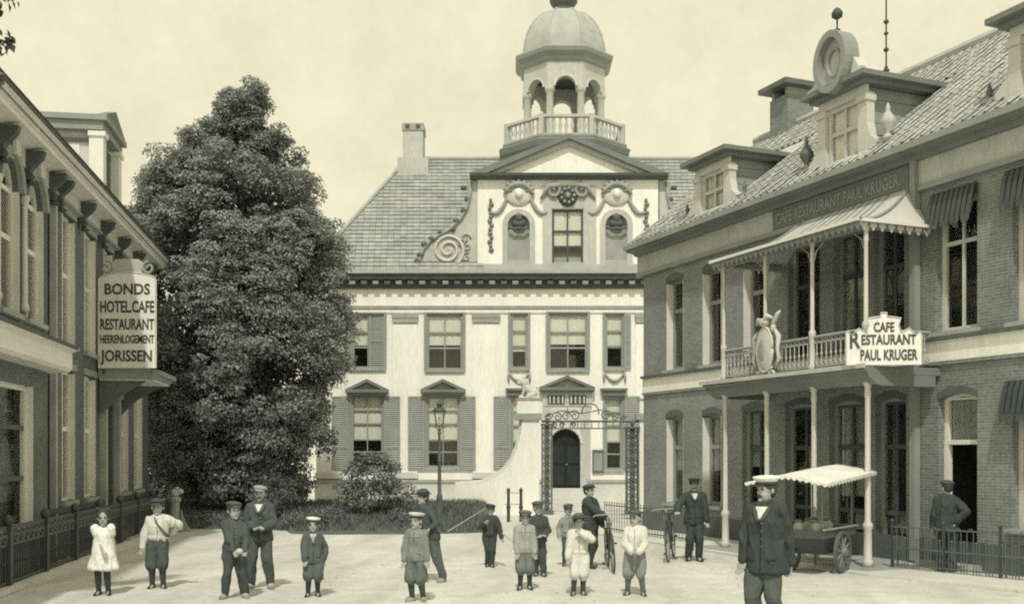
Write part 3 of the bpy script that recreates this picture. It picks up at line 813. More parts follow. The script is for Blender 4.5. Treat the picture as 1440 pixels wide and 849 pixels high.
for k in range(8):
    a, b = Vector(V8[k]), Vector(V8[(k + 1) % 8])
    d = (b - a).normalized(); nn = Vector((d.y, -d.x))
    for (z0, z1, w) in ((zr, zr + .07, .09), (zr + .78, zr + .90, .10)):
        q = [a + nn * w, b + nn * w, b - nn * w, a - nn * w]
        rail.add([(p.x, p.y, z0) for p in q] + [(p.x, p.y, z1) for p in q], [(0, 3, 2, 1), (4, 5, 6, 7), (0, 1, 5, 4), (1, 2, 6, 5), (2, 3, 7, 6), (3, 0, 4, 7)])
ro = rail.build('balustrade', 'stucco_grey', pal)
for k in range(8):
    a, b = Vector(V8[k]), Vector(V8[(k + 1) % 8])
    o = MB().box(-.11, .11, -.11, .11, 0, .93).build('balustrade_post', 'stucco_grey', ro, loc=(a.x, a.y, zr), rz=ph + k * PI / 4)
    for i in range(1, 8):
        p = a.lerp(b, i / 8)
        link('baluster', bal_me, ro, (p.x, p.y, zr + .07))
rc = oct_r(54)
colm = MB().lathe([(.24, 0), (.24, .2), (.17, .26), (.16, 1.72), (.18, 1.76), (.23, 1.82), (.23, 1.95)], 12).mesh('column'); colm.materials.append(M['stucco_grey']); colm.shade_smooth()
zc0 = TZ(192)
zsp = TZ(119)
for k in range(8):
    a = ph + k * PI / 4
    o = link('column', colm, pal, (tc_[0] + (rc - .12) * math.cos(a), tc_[1] + (rc - .12) * math.sin(a), zc0)); o.scale = (1, 1, (zsp - zc0) / 1.95)
for k in range(8):
    a = k * PI / 4
    mtx = Matrix.Translation((tc_[0], tc_[1], 0)) @ Matrix.Rotation(a + PI / 2, 4, 'Z')
    ap = oct_r(56) * math.cos(R(22.5)); hw = ap * math.tan(R(22.5))
    pts = head_pts(-hw + .30, hw - .30, zsp, min(.62, hw - .31))
    MB(mtx).prism([(-hw, zsp), (-hw + .30, zsp)] + pts[1:-1] + [(hw - .30, zsp), (hw, zsp), (hw, TZ(84)), (-hw, TZ(84))], -ap, -ap + .36).build('arcade_panel', 'stucco_grey', pal)
    MB(mtx).prism(head_pts(-hw + .22, hw - .22, zsp, min(.70, hw - .24)) + list(reversed(head_pts(-hw + .31, hw - .31, zsp, min(.61, hw - .32)))), -ap - .05, -ap - .002).build('archivolt', 'plinth', pal)
MB().lathe([(oct_r(50), TZ(90)), (oct_r(50), TZ(88)), (.05, TZ(87))], 8, tc_, ph).build('cupola_ceiling', 'darkpaint', pal)
MB().lathe([(oct_r(57), TZ(86)), (oct_r(59), TZ(84)), (oct_r(60), TZ(80)), (oct_r(66), TZ(76)), (oct_r(67.5), TZ(72)), (oct_r(66), TZ(70)), (oct_r(57), TZ(69))], 8, tc_, ph).build('cupola_cornice', 'greypaint', pal)
dome = MB().lathe([(oct_r(56) * math.cos(R(t)) ** .8 if t < 76 else oct_r(14), TZ(69) + (TZ(14) - TZ(69)) * math.sin(R(t)) ** 1.05) for t in (0, 8, 18, 28, 38, 48, 57, 66, 74, 80)], 8, tc_, ph).build('dome', 'lead', pal)
for k in range(8):
    a = ph + k * PI / 4
    MB().path([(tc_[0] + 1.01 * oct_r(56) * math.cos(R(t)) ** .8 * math.cos(a), tc_[1] + 1.01 * oct_r(56) * math.cos(R(t)) ** .8 * math.sin(a), TZ(69) + (TZ(14) - TZ(69)) * math.sin(R(t)) ** 1.05) for t in (0, 8, 18, 28, 38, 48, 57, 66, 73)], .045, 5).build('dome_rib', 'lead', dome)
MB().lathe([(.45, TZ(15)), (.50, TZ(13)), (.42, TZ(11)), (.46, TZ(9)), (.62, TZ(4)), (.66, TZ(0)), (.55, TZ(-6)), (.3, TZ(-10)), (.12, TZ(-14)), (.03, TZ(-40))], 12, tc_).build('finial', 'cornice', pal, True)

# ============================================================ GATE BEFORE THE PALACE
GXs = .02533
GX = lambda p: (p - 828) * GXs
GZ = lambda p: 2.1 + (640 - p) * GXs
gate = empty('entrance_gate', (2.74, 38, 0), 0, 'wrought iron gate with lattice piers and scrolled overthrow before the palace door', 'gate')
def lattice_pier(cx, w, z1, par):
    b = MB(); h = w / 2
    for sx in (-1, 1):
        for sy_ in (-1, 1):
            b.box(cx + sx * h - .025, cx + sx * h + .025, sy_ * h - .025, sy_ * h + .025, 0, z1)
    b.box(cx - h - .06, cx + h + .06, -h - .06, h + .06, -.02, .14).box(cx - h - .05, cx + h + .05, -h - .05, h + .05, z1, z1 + .07)
    o = b.build('iron_pier', 'iron_gate', par)
    l_ = MB(); k = 11
    for i in range(k):
        za = .16 + (z1 - .2) * i / k; zb = .16 + (z1 - .2) * (i + 1) / k; zm = (za + zb) / 2
        for sy_ in (-1, 1):
            y = sy_ * h
            l_.path([(cx - h, y, za), (cx + h, y, zb)], .014, 4).path([(cx + h, y, za), (cx - h, y, zb)], .014, 4)
        for sx in (-1, 1):
            x = cx + sx * h
            l_.path([(x, -h, za), (x, h, zb)], .014, 4).path([(x, h, za), (x, -h, zb)], .014, 4)
    l_.box(cx - .09, cx + .09, -.09, .09, .1, z1)
    l_.build('lattice', 'iron_gate', o)
    MB().lathe([(.05, 0), (.05, .05), (.09, .12), (.05, .18), (.015, .24), (.005, .34)], 8, (cx, 0, z1 + .07)).build('pier_finial', 'iron_gate', o, True)
lattice_pier(GX(769), .34, GZ(598), gate)
lattice_pier(GX(889), .40, GZ(602), gate)
ov = MB()
for z, r in ((GZ(592), .045), (GZ(602), .028)):
    ov.path([(GX(761), 0, z), (GX(898), 0, z)], r, 6)
for q in range(12): ov.path([(GX(772 + q * 10), 0, GZ(602)), (GX(772 + q * 10), 0, GZ(592))], .014, 4)
oo = ov.build('overthrow', 'iron_gate', gate)
sc = MB()
for q, (px, py, r, s, st) in enumerate(((772, 586, .15, 1, 0), (784, 586, .16, -1, 60), (796, 585, .17, 1, 0), (808, 584, .2, -1, 30), (852, 584, .2, 1, 30), (864, 586, .16, -1, 0), (876, 588, .12, 1, 0), (790, 597, .1, 1, 0), (806, 597, .1, -1, 0), (780, 597, .1, 1, 90))):
    sc.path(spiral(GX(px), GZ(py), r, .03, st, 1.4, 20, 0, s), .024, 5)
sc.path([(GX(830) + .30 * math.cos(t), 0, GZ(579) + .30 * math.sin(t)) for t in np.linspace(-.3, PI + .3, 20)], .026, 5)
sc.path([(GX(765), 0, GZ(585)), (GX(790), 0, GZ(577)), (GX(818), 0, GZ(581)), (GX(845), 0, GZ(576)), (GX(862), 0, GZ(585)), (GX(878), 0, GZ(590))], .022, 5)
sc.path([(GX(798), 0, GZ(582)), (GX(798), 0, GZ(572))], [.04, .01], 5)
sc.build('scrollwork', 'iron_gate', oo)

def wing_wall(s, label):
    # masonry gate pier with a quarter-curve wing; s=-1 left of the gate, +1 right
    x = lambda p: s * (828 - p) * GXs
    w = empty('gate_wing_wall', (2.74, 38.05, 0), 0, label, 'garden wall', 'masonry wings beside the palace gate')
    prof = [(758, 742), (758, 590), (734, 590), (732, 611), (727, 630), (720, 647), (708, 662), (694, 672), (676, 679), (640, 682), (640, 742)]
    pts = [(x(a), max(0, GZ(b))) for a, b in prof]
    if s == 1: pts = pts[::-1]
    MB().prism(pts if s == -1 else pts, -.18, .18).build('wall', 'stucco', w)
    MB().path([(x(a), 0, max(0, GZ(b)) + .02) for a, b in prof[2:-1]], .12, 6).build('coping', 'plinth', w)
    MB().box(x(723), x(762), -.26, .26, GZ(590) + .002, GZ(581)).build('cap_moulding', 'stone', w)
    MB().box(x(727), x(757), -.2, .2, GZ(581) + .002, GZ(563)).build('pedestal', 'stucco', w)
    MB().box(x(725), x(759), -.22, .22, GZ(563) + .002, GZ(560)).build('pedestal_cap', 'stone', w)
    return w
wing_wall(-1, 'white masonry wing wall curving up to the left gate pier').location.x = 2.74
wing_wall(1, 'white masonry pier on the right of the palace gate').location.x = 2.74
# stone lion sitting on the left pedestal
def lion(px, s, label):
    o = empty('stone_lion', (2.74 + (px - 828) * GXs, 38.05, GZ(560) + .004), 0, label, 'statue', 'stone lions on the gate piers')
    b = MB()
    b.box(-.34, .34, -.16, .16, 0, .05)
    b.ell((-.14 * s, 0, .19), (.2, .13, .17)).cap((-.14 * s, 0, .22), (.1 * s, 0, .42), .14, .13)
    b.ell((.17 * s, 0, .58), (.15, .14, .16)).ell((.30 * s, 0, .55), (.10, .08, .08)).ell((.10 * s, 0, .55), (.13, .15, .18))
    for q in (-.07, .07):
        b.cap((.12 * s, q, .38), (.20 * s, q, .08), .055, .045).cap((.2 * s, q, .07), (.28 * s, q, .07), .045)
        b.cap((-.18 * s, q * 1.5, .13), (.02 * s, q * 1.6, .08), .08, .05)
        b.ell((.12 * s, q * 1.4, .72), .045, 6, 5)
    b.path([(-.3 * s, 0, .1), (-.4 * s, .02, .2), (-.36 * s, .03, .34), (-.28 * s, .02, .42)], [.03, .03, .03, .05], 6)
    me = b.build('lion_body', 'plinth', o, True)
    remesh_later(me, .025, .0)
lion(742, -1, 'pale stone lion sitting on the pedestal left of the gate')

# ============================================================ CAFE ON THE RIGHT AND THE NEXT HOUSE
RZR = math.atan2(-.920, .391)
cafe = empty('cafe_building', (3.7, 30, 0), RZR, 'brick cafe with columned balcony, striped canopy and dormers on tiled roof', 'building')
nbr = empty('brick_house', (3.7, 30, 0), RZR, 'brick house at the right edge with shaded windows and open doorway', 'house')
cafe.scale = (1, 1, .98); nbr.scale = (1, 1, .98)
US = 10.42        # where the two houses meet
UE = 15.5
ZE = 7.95
SEG = .09
up = [(1.22, 2.06), (2.98, 3.82), (4.74, 5.58)]
cops = [(a, b, 4.48, 6.98, SEG) for a, b in up] + [(6.45, 7.55, 3.9, 6.9, SEG), (8.0, 8.95, 3.9, 6.9, SEG), (9.2, 10.05, 3.9, 6.9, SEG)]
cops += [(a, b, .85, 3.25, SEG) for a, b in up[:2]] + [(4.70, 5.72, .12, 3.3, SEG), (6.35, 7.45, .12, 3.3, SEG), (7.85, 8.95, .12, 3.3, SEG), (9.25, 10.1, .12, 3.3, SEG)]
w_ = wall(MB(), 0, US, 0, ZE, cops, .30)
w_.add([(0, 0, 0), (0, 0, ZE), (0, 8, ZE), (0, 8, 0)], [(0, 1, 2, 3)])
w_.add([(0, 0, ZE), (0, 8, ZE), (0, 4, 11.6)], [(0, 1, 2)])
w_.add([(0, 8, 0), (0, 8, ZE), (US, 8, ZE), (US, 8, 0)], [(0, 1, 2, 3)])
w_.build('wall', 'brick_r', cafe)
for (a, b, c, d, r) in cops[:3]:
    window(cafe, a, b, c, d, y=.20, fw=.10, cols=1, rows=(.66,), m='greypaint', bar='greypaint', rise=r, sill='stone', bw=.08)
    MB().box(a + .004, a + .02, .004, .198, c + .01, d - .12).box(b - .02, b - .004, .004, .198, c + .01, d - .12).build('jamb_lining', 'white', cafe)
for (a, b, c, d, r) in cops[6:8]:
    window(cafe, a, b, c, d, y=.20, fw=.10, cols=1, rows=(.64,), m='greypaint', bar='greypaint', rise=r, sill='stone', bw=.08, blind=.36, blind_m='blind_d')
    MB().box(a + .004, a + .02, .004, .198, c + .01, d - .12).box(b - .02, b - .004, .004, .198, c + .01, d - .12).build('jamb_lining', 'white', cafe)
for q_i, (a, b, c, d, r) in enumerate(cops[3:6] + cops[8:]):
    window(cafe, a, b, c, d, blind=(None, .3, None, .55, None, .35, None)[q_i], blind_m='blind_d', y=.14, fw=.11, cols=2, rows=(.25, .70), m='greypaint', bar='darkpaint', rise=r, bw=.07, name='french_window')
def arch_band(par, ops, m):
    for (a, b, c, d, r) in ops:
        o_ = head_pts(a - .02, b + .02, d - r + .12, r + .02, 10); i_ = head_pts(a, b, d - r, r, 10)
        MB().prism(o_ + list(reversed(i_)), -.012, -.002).build('brick_arch', m, par)
arch_band(cafe, cops, 'cornice')
def band(par, u0, u1):
    bx('string_band', 'stucco', par, u0, u1, -.035, -.003, 3.93, 4.33)
    bx('band_cap', 'cornice', par, u0, u1, -.11, -.003, 4.332, 4.40)
    bx('band_foot', 'brick_n', par, u0, u1, -.05, -.003, 3.86, 3.928)
    bx('plinth', 'cornice', par, u0, u1, -.045, -.003, 0, .55)
band(cafe, 0, US - .01); band(nbr, US + .01, UE)
def eaves(par, u0, u1):
    bx('frieze', 'stucco_grey', par, u0, u1, -.06, -.003, 7.38, 7.86)
    bx('frieze_moulding', 'greypaint', par, u0, u1, -.11, -.003, 7.27, 7.378)
    o = MB().prism_x([(-.02, 7.862), (-.14, 7.862), (-.20, 7.93), (-.40, 7.96), (-.46, 8.05), (-.46, 8.12), (-.02, 8.12)], u0, u1).build('cornice', 'midpaint', par)
    bx('gutter', 'greypaint', o, u0, u1, -.52, -.462, 8.00, 8.13)
eaves(cafe, -.25, US - .005); eaves(nbr, US + .005, UE)
# faded lettering on the frieze over the balcony
bx('name_board', 'midpaint', cafe, 6.0, 10.25, -.085, -.062, 7.40, 7.85)
text(cafe, 'CAFE RESTAURANT PAUL KRUGER.', 8.1, 7.49, 3.9, .26, -.093, 'greypaint')
bx('downpipe', 'greypaint', nbr, US - .07, US + .07, -.16, -.02, .1, 7.9)

# neighbour facade
nops = [(10.86, 11.84, 4.48, 7.0, SEG), (12.6, 13.5, 4.48, 7.0, SEG), (14.2, 15.1, 4.48, 7.0, SEG), (10.92, 11.84, .16, 3.3, SEG), (12.6, 13.5, .85, 3.25, SEG), (14.2, 15.1, .85, 3.25, SEG)]
w_ = wall(MB(), US, UE, 0, ZE, nops, .30)
w_.add([(US, 8, 0), (US, 8, ZE), (UE, 8, ZE), (UE, 8, 0)], [(0, 1, 2, 3)])
w_.add([(UE, 0, 0), (UE, 8, 0), (UE, 8, ZE), (UE, 0, ZE)], [(0, 1, 2, 3)]).add([(UE, 0, ZE), (UE, 8, ZE), (UE, 4, 11.6)], [(0, 1, 2)])
w_.build('wall', 'brick_n', nbr)
arch_band(nbr, nops, 'cornice')
for i, (a, b, c, d, r) in enumerate(nops):
    if i == 3: continue
    window(nbr, a, b, c, d, y=.16, fw=.09, cols=2, rows=(.68,), m='cream', bar='cream', rise=r, sill='stone', bw=.06)
# open doorway: transom light above, door leaf ajar inside
a, b, c, d, r = nops[3]
fr = window(nbr, a, b, 2.35, d, y=.16, fw=.09, cols=1, rows=(), m='white', bar='white', rise=r, name='transom_light', blind=0.0, blind_m='blind_d')
MB().box(a, a + .09, .15, .26, c, 2.345).box(b - .09, b, .15, .26, c, 2.345).build('door_frame', 'white', nbr)
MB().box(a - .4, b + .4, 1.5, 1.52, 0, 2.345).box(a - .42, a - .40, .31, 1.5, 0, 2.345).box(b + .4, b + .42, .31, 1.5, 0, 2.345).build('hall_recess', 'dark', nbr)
dl = MB(Matrix.Translation((b - .1, .27, 0)) @ Matrix.Rotation(R(-74), 4, 'Z')).box(-.68, 0, 0, .045, c + .01, 2.33).build('door_leaf', 'timber', nbr)
MB(Matrix.Translation((b - .1, .27, 0)) @ Matrix.Rotation(R(-74), 4, 'Z')).box(-.56, -.12, -.012, -.002, 1.1, 2.1).build('door_panel', 'midpaint', dl)
bx('door_step', 'stone', nbr, a - .15, b + .15, -.42, -.05, 0, .15)
# slatted sun blinds over the neighbour's windows
def sunblind(par, u0, u1, z0, z1, out=.22):
    o = MB().add([(u0, -.04, z1), (u1, -.04, z1), (u1, -out, z0), (u0, -out, z0)], [(0, 1, 2, 3)]).build('sun_blind', 'iron', par)
    for k in range(9):
        xa = u0 + (u1 - u0) * (k + .12) / 9; xb = u0 + (u1 - u0) * (k + .88) / 9
        n = 6; v = []
        for j in range(n + 1):
            t = j / n; y = -.05 - (out - .04) * t ** .8; z = z1 + .012 - (z1 - z0) * t ** 1.5
            v += [(xa, y, z), (xb, y, z)]
        MB().add(v, [(2 * j, 2 * j + 1, 2 * j + 3, 2 * j + 2) for j in range(n)]).build('blind_stripe', 'iron', o)
        MB().prism([(xa, z0 + .01), (xa + .01, z0 - .10), ((xa + xb) / 2, z0 - .15), (xb - .01, z0 - .10), (xb, z0 + .01)], -out - .02, -out - .012).build('blind_valance', 'darkpaint', o)
sunblind(nbr, 10.80, 11.90, 6.55, 7.12)
sunblind(nbr, 12.5, 13.6, 6.55, 7.15)
sunblind(nbr, 12.5, 13.6, 2.85, 3.45)

# roof with pantiles
RB, RZT = 4.0, 11.62
ey_, ezr = -.42, 8.13
Lr = math.hypot(RB - ey_, RZT - ezr); ty, tz = (RB - ey_) / Lr, (RZT - ezr) / Lr; nyy, nzz = -tz, ty
for par, u0, u1 in ((cafe, -.28, US), (nbr, US, UE + .1)):
    MB().add([(u0, ey_, ezr), (u1, ey_, ezr), (u1, RB, RZT), (u0, RB, RZT), (u0, 8.42, ezr), (u1, 8.42, ezr)], [(0, 1, 2, 3), (3, 2, 5, 4), (0, 3, 4), (1, 5, 2)]).build('roof', 'tile', par)
    MB().path([(u0, RB, RZT + .06), (u1, RB, RZT + .06)], .13, 8).build('ridge', 'tile', par)
# one pantile: an S-shaped trough and roll, 0.25 wide, laid along the slope
TW, TL = .245, .36
def pantile():
    pr = [(0, .012), (.05, .0), (.11, -.004), (.16, .012), (.195, .045), (.225, .05), (.25, .03)]
    vs = []
    for t, h in ((0, .034), (TL * 1.14, .012)):
        vs += [(x, ty * t + nyy * (z * .9 + h), tz * t + nzz * (z * .9 + h)) for x, z in pr]
    vs += [(x, nyy * (z * .9 + .012), nzz * (z * .9 + .012)) for x, z in pr]
    n = len(pr)
    fs = [(i, i + 1, n + i + 1, n + i) for i in range(n - 1)] + [(2 * n + i, 2 * n + i + 1, i + 1, i) for i in range(n - 1)]
    return vs, fs
tv, tf = pantile()
tme = MB().add(tv, tf).mesh('roof_tile'); tme.materials.append(M['tile'])
nrow = int(Lr / TL)
DORM = [(2.62, 4.28, 2.2), (7.45, 9.12, 2.4), (12.5, 14.1, 2.2)]
spots = []
ncol = int((UE + .1 + .28) / TW)
for r in range(nrow):
    for c in range(ncol):
        u = -.28 + c * TW
        y = ey_ + ty * (r * TL)
        if any(a - .12 < u < b - .1 and y < dep and y > -.2 for a, b, dep in DORM): continue
        spots.append((u, r))
for par, test in ((cafe, lambda u: u < US - .1), (nbr, lambda u: u >= US - .1)):
    mine = [s for s in spots if test(s[0])]
    mine.sort(key=lambda s: -s[0] + .12 * s[1])
    rest = MB()
    for k, (u, r) in enumerate(mine):
        p = (u + random.uniform(-.006, .006), ey_ + ty * r * TL + random.uniform(-.008, .008), ezr + tz * r * TL + random.uniform(-.004, .006))
        if k < 300: link('roof_tile', tme, par, p)
        else: rest.add([(p[0] + v[0], p[1] + v[1], p[2] + v[2]) for v in tv], tf)
    if rest.v: tag(rest.build('roof_tiles', 'tile', par), kind='stuff')
# chimney at the far gable
ch = MB().box(.95, 1.75, 3.6, 4.5, 10.6, 12.45).build('chimney', 'brick_n', cafe)
MB().box(.72, 1.98, 3.35, 4.75, 12.68, 12.82).build('chimney_slab', 'iron_g', ch)
for q in (1.03, 1.63): MB().box(q - .06, q + .06, 3.65, 4.45, 12.45, 12.68).build('slab_leg', 'stone', ch)

def dormer(par, u0, u1, z1, dep, oval=False):
    zb = 8.14
    # slope meets the cheek: back edge follows the roof
    yb = ey_ + (z1 - ezr) / tz * ty
    d = MB()
    for u in (u0 + .14, u1 - .14):
        d.add([(u, .12, zb), (u, .12, z1), (u, yb, z1)], [(0, 1, 2)])
    do = d.build('dormer', 'stucco_grey', par)
    k = 7
    for u, s in ((u0 + .14, -1), (u1 - .14, 1)):
        for i in range(k):
            za = zb + (z1 - zb) * i / k; zc = zb + (z1 - zb) * (i + 1) / k - .012
            ya = max(.13, ey_ + (za - ezr) / tz * ty - .1); yc = ey_ + (za - ezr) / tz * ty + .15
            MB().box(u + s * .002, u + s * .028, .14, max(.3, yc), za, zc).build('cheek_board', 'greypaint', do)
    window(do, u0 + .24, u1 - .24, zb + .08, z1 - .2, y=.04, fw=.09, cols=2, rows=(.62,), m='cream', bar='cream', bw=.07, blind=.05, name='dormer_window', room=.5, e=.04)
    for u in (u0 + .1, u1 - .1):
        MB().box(u - .13, u + .13, -.04, .16, zb, z1 - .16).box(u - .16, u + .16, -.08, .18, z1 - .34, z1 - .22).box(u - .16, u + .16, -.08, .18, zb, zb + .18).build('dormer_pilaster', 'cream', do)
    MB().box(u0, u1, -.03, .04, z1 - .198, z1 - .002).build('dormer_lintel', 'cream', do)
    c = MB()
    c.box(u0 - .12, u1 + .12, -.18, yb + .2, z1, z1 + .10).box(u0 - .26, u1 + .26, -.34, yb + .3, z1 + .10, z1 + .20)
    c.build('dormer_cornice', 'midpaint', do)
    yc = (-.34 + yb + .3) / 2; uc = (u0 + u1) / 2
    MB().add([(u0 - .26, -.34, z1 + .202), (u1 + .26, -.34, z1 + .202), (u1 + .26, yb + .3, z1 + .202), (u0 - .26, yb + .3, z1 + .202), (uc, .5, z1 + .40), (uc, yb, z1 + .40)],
             [(0, 1, 4), (1, 2, 5, 4), (2, 3, 5), (3, 0, 4, 5)]).build('dormer_roof', 'lead', do)
    # low side blocks against the tiles
    for s, u in ((-1, u0 - .02), (1, u1 + .02)):
        sb = MB().prism([(u, zb), (u + s * .62, zb), (u + s * .62, zb + .35), (u + s * .35, zb + .42), (u + s * .08, zb + .62), (u, zb + .95)][::s], -.03, .16).build('side_scroll', 'cream', do)
        MB().box(u + s * .3, u + s * .7, -.06, .2, zb + .36, zb + .42).build('scroll_cap', 'greypaint', sb)
        if oval:
            MB().lathe([(.10, 0), (.10, .05), (.05, .09), (.04, .14), (.15, .30), (.16, .38), (.08, .52), (.04, .58), (.05, .64), (.01, .74)], 12, (u + s * .5, .06, zb + .42)).build('urn', 'stucco_grey' if s > 0 else 'iron_g', sb, True)
        else:
            MB().lathe([(.05, 0), (.03, .06), (.06, .14), (.01, .32)], 8, (u + s * .5, .06, zb + .42)).build('spike', 'iron_g', sb, True)
    if oval:
        zc = z1 + .66
        ring = MB(); rin = MB(); k = 28
        P = []
        for i in range(k):
            t = 2 * PI * i / k
            P.append((uc + .50 * math.cos(t), zc + .66 * math.sin(t)))
        I = [(uc + .37 * math.cos(2 * PI * i / k), zc + .51 * math.sin(2 * PI * i / k)) for i in range(k)]
        for i in range(k):
            j = (i + 1) % k
            ring.prism([P[i], P[j], I[j], I[i]], -.38, .0)
        ro_ = ring.build('oval_frame', 'greypaint', do)
        MB().prism(I, -.20, -.1).build('oval_panel', 'stucco_grey', ro_)
        MB().path([(uc + .20 * math.cos(t), -.23, zc + .28 * math.sin(t)) for t in np.linspace(0, 2 * PI, 20)], .035, 5).build('oval_moulding', 'stone', ro_)
        MB().lathe([(.05, 0), (.07, .05), (.02, .08), (.02, .26), (.11, .32), (.12, .40), (.07, .48), (.02, .52)], 10, (uc, -.15, zc + .66)).build('oval_finial', 'iron', ro_, True)
        for s in (-1, 1):
            MB().prism([(uc + s * .45, z1 + .21), (uc + s * .95, z1 + .21), (uc + s * .9, z1 + .3), (uc + s * .7, z1 + .36), (uc + s * .56, z1 + .6)][::s], -.2, .1).build('oval_bracket', 'cream', ro_)
        fl = MB().path([(u1 - .45, .9, z1 + .3), (u1 - .45, .9, z1 + 2.3)], .018, 6)
        for q, r in ((.55, .07), (.62, .04), (1.0, .06), (1.35, .05), (1.6, .06)): fl.ell((u1 - .45, .9, z1 + q), (r, r, r * .8), 8, 5)
        fl.lathe([(.10, 0), (.04, .12), (.02, .2)], 8, (u1 - .45, .9, z1 + .34))
        fl.build('spire_rod', 'iron', do)
    return do
dormer(cafe, 2.7, 4.2, 9.62, 2.2)
dormer(cafe, 7.55, 9.02, 9.85, 2.4, True)
dormer(nbr, 12.58, 14.02, 9.65, 2.2)

# balcony porch
PV = -1.6
pu = [6.2, 7.71, 9.22, 10.73]
FL = 3.80
sl = MB().prism_x([(0.0, FL), (PV - .22, FL), (PV - .22, FL - .07), (PV - .12, FL - .12), (PV - .10, FL - .20), (PV + .0, FL - .26), (PV + .08, FL - .34), (PV + .16, FL - .34), (PV + .16, FL - .14), (0.0, FL - .14)], 5.75, 10.98)
so = sl.build('balcony_slab', 'midpaint', cafe)
bx('slab_edge', 'stucco_grey', so, 5.70, 11.03, PV - .27, PV - .222, FL - .05, FL + .03)
for (ua, ub) in ((5.72, 5.98), (10.76, 10.975)):
    bx('side_beam', 'midpaint', so, ua, ub, PV + .17, -.12, FL - .36, FL - .142)
def post_mesh(z0, z1, r, name):
    h = z1 - z0
    o = MB().lathe([(r * 2.0, 0), (r * 2.0, .12), (r * 1.5, .15), (r * 1.5, .70), (r * 1.9, .74), (r * 1.9, .80), (r * 1.1, .86), (r, h - .30), (r * 1.2, h - .28), (r * 1.2, h - .24), (r * 1.05, h - .12), (r * 1.7, h - .03), (r * 1.7, h)], 12)
    me = o.mesh(name); me.materials.append(M['cream']); me.shade_smooth(); return me
lp = post_mesh(0, FL - .34, .05, 'porch_post'); upm = post_mesh(FL, 6.42, .038, 'balcony_post')
for u in pu:
    link('porch_post', lp, cafe, (u, PV + .10, .06))
    link('balcony_post', upm, cafe, (u, PV + .06, FL + .002))
bx('porch_step', 'stone', cafe, 5.5, 11.2, PV - .35, -.05, 0, .06)
# railing: panels of turned balusters between rails
rail = MB()
segs = [((pu[i], PV + .06), (pu[i + 1], PV + .06)) for i in range(3)] + [((pu[0], PV + .06), (pu[0], -.02)), ((pu[3], PV + .06), (pu[3], -.02))]
for (a, b) in segs:
    for z, r in ((FL + .70, .03), (FL + .58, .016), (FL + .10, .02)):
        rail.path([(a[0], a[1], z), (b[0], b[1], z)], r, 6)
ra = rail.build('balcony_railing', 'stone', cafe)
bm_ = MB().lathe([(.012, 0), (.022, .05), (.012, .12), (.012, .2), (.026, .25), (.012, .3), (.012, .44), (.02, .48)], 6).mesh('baluster'); bm_.materials.append(M['stucco_grey'])
for (a, b) in segs:
    A, B = Vector(a), Vector(b); k = int((B - A).length / .13)
    for i in range(1, k):
        p = A.lerp(B, i / k); link('baluster', bm_, ra, (p.x, p.y, FL + .10))
        if i % 2:
            q = A.lerp(B, (i + .5) / k)
    orn = MB()
    for i in range(k):
        p = A.lerp(B, (i + .5) / k)
        d = (B - A).normalized()
        orn.path([(p.x + d.x * .05 * math.cos(t), p.y + d.y * .05 * math.cos(t), FL + .64 + .045 * math.sin(t)) for t in np.linspace(0, 2 * PI, 9)], .011, 4)
        orn.path([(p.x + d.x * .045 * math.cos(t), p.y + d.y * .045 * math.cos(t), FL + .17 + .045 * math.sin(t)) for t in np.linspace(0, 2 * PI, 9)], .011, 4)
    tag(orn.build('ring_ornament', 'stone', ra), kind='stuff')
# canopy with bell-cast striped metal roof and scalloped valance
ct0, ct1, cf0, cf1 = 7.2, 10.3, 6.12, 10.9
ZF, ZT = 6.50, 7.36
cb = bx('canopy_beam', 'greypaint', cafe, cf0 + .12, cf1 - .12, PV - .0, PV + .12, ZF - .12, ZF - .005)
bx('canopy_side_beam', 'greypaint', cb, cf0 + .12, cf0 + .24, PV + .122, -.01, ZF - .12, ZF - .005)
bx('canopy_side_beam', 'greypaint', cb, cf1 - .24, cf1 - .12, PV + .122, -.01, ZF - .12, ZF - .005)
K = 8
def cprof(t): return (-.12 + (PV - .25 + .12) * t, ZT - (ZT - ZF) * (1 - (1 - t) ** 1.9))
ns = 26
can = bx('canopy_edge', 'white', cafe, cf0, cf1, PV - .29, PV - .252, ZF - .03, ZF + .03)
for i in range(ns):
    v = []
    for j in range(K + 1):
        t = j / K; y, z = cprof(t)
        xa = (ct0 + (ct1 - ct0) * i / ns) * (1 - t) + (cf0 + (cf1 - cf0) * i / ns) * t
        xb = (ct0 + (ct1 - ct0) * (i + 1) / ns) * (1 - t) + (cf0 + (cf1 - cf0) * (i + 1) / ns) * t
        v += [(xa, y, z), (xb, y, z)]
    n = len(v)
    v2 = [(p[0], p[1], p[2] - .02) for p in v]
    fs = [(2 * j, 2 * j + 2, 2 * j + 3, 2 * j + 1) for j in range(K)] + [(n + 2 * j, n + 2 * j + 1, n + 2 * j + 3, n + 2 * j + 2) for j in range(K)]
    MB().add(v + v2, fs).build('canopy_strip', 'greypaint' if (i % 2 == 1 and 3 < i < 22) else 'stucco_grey', can)
for s, ut, uf in ((-1, ct0, cf0), (1, ct1, cf1)):
    v = []
    for j in range(K + 1):
        t = j / K; y, z = cprof(t); v += [(ut + (uf - ut) * t, y, z - .001), (ut + (uf - ut) * t, -.02, z - .001)]
    MB().add(v, [(2 * j, 2 * j + 1, 2 * j + 3, 2 * j + 2) for j in range(K)]).build('canopy_end', 'cream', can)
    MB().path([(ut + (uf - ut) * (j / K), cprof(j / K)[0], cprof(j / K)[1] + .015) for j in range(K + 1)], .03, 6).build('canopy_hip', 'greypaint', can)
bx('canopy_edge', 'white', cafe, cf1 - .04, cf1, PV - .25, -.02, ZF - .03, ZF + .03)
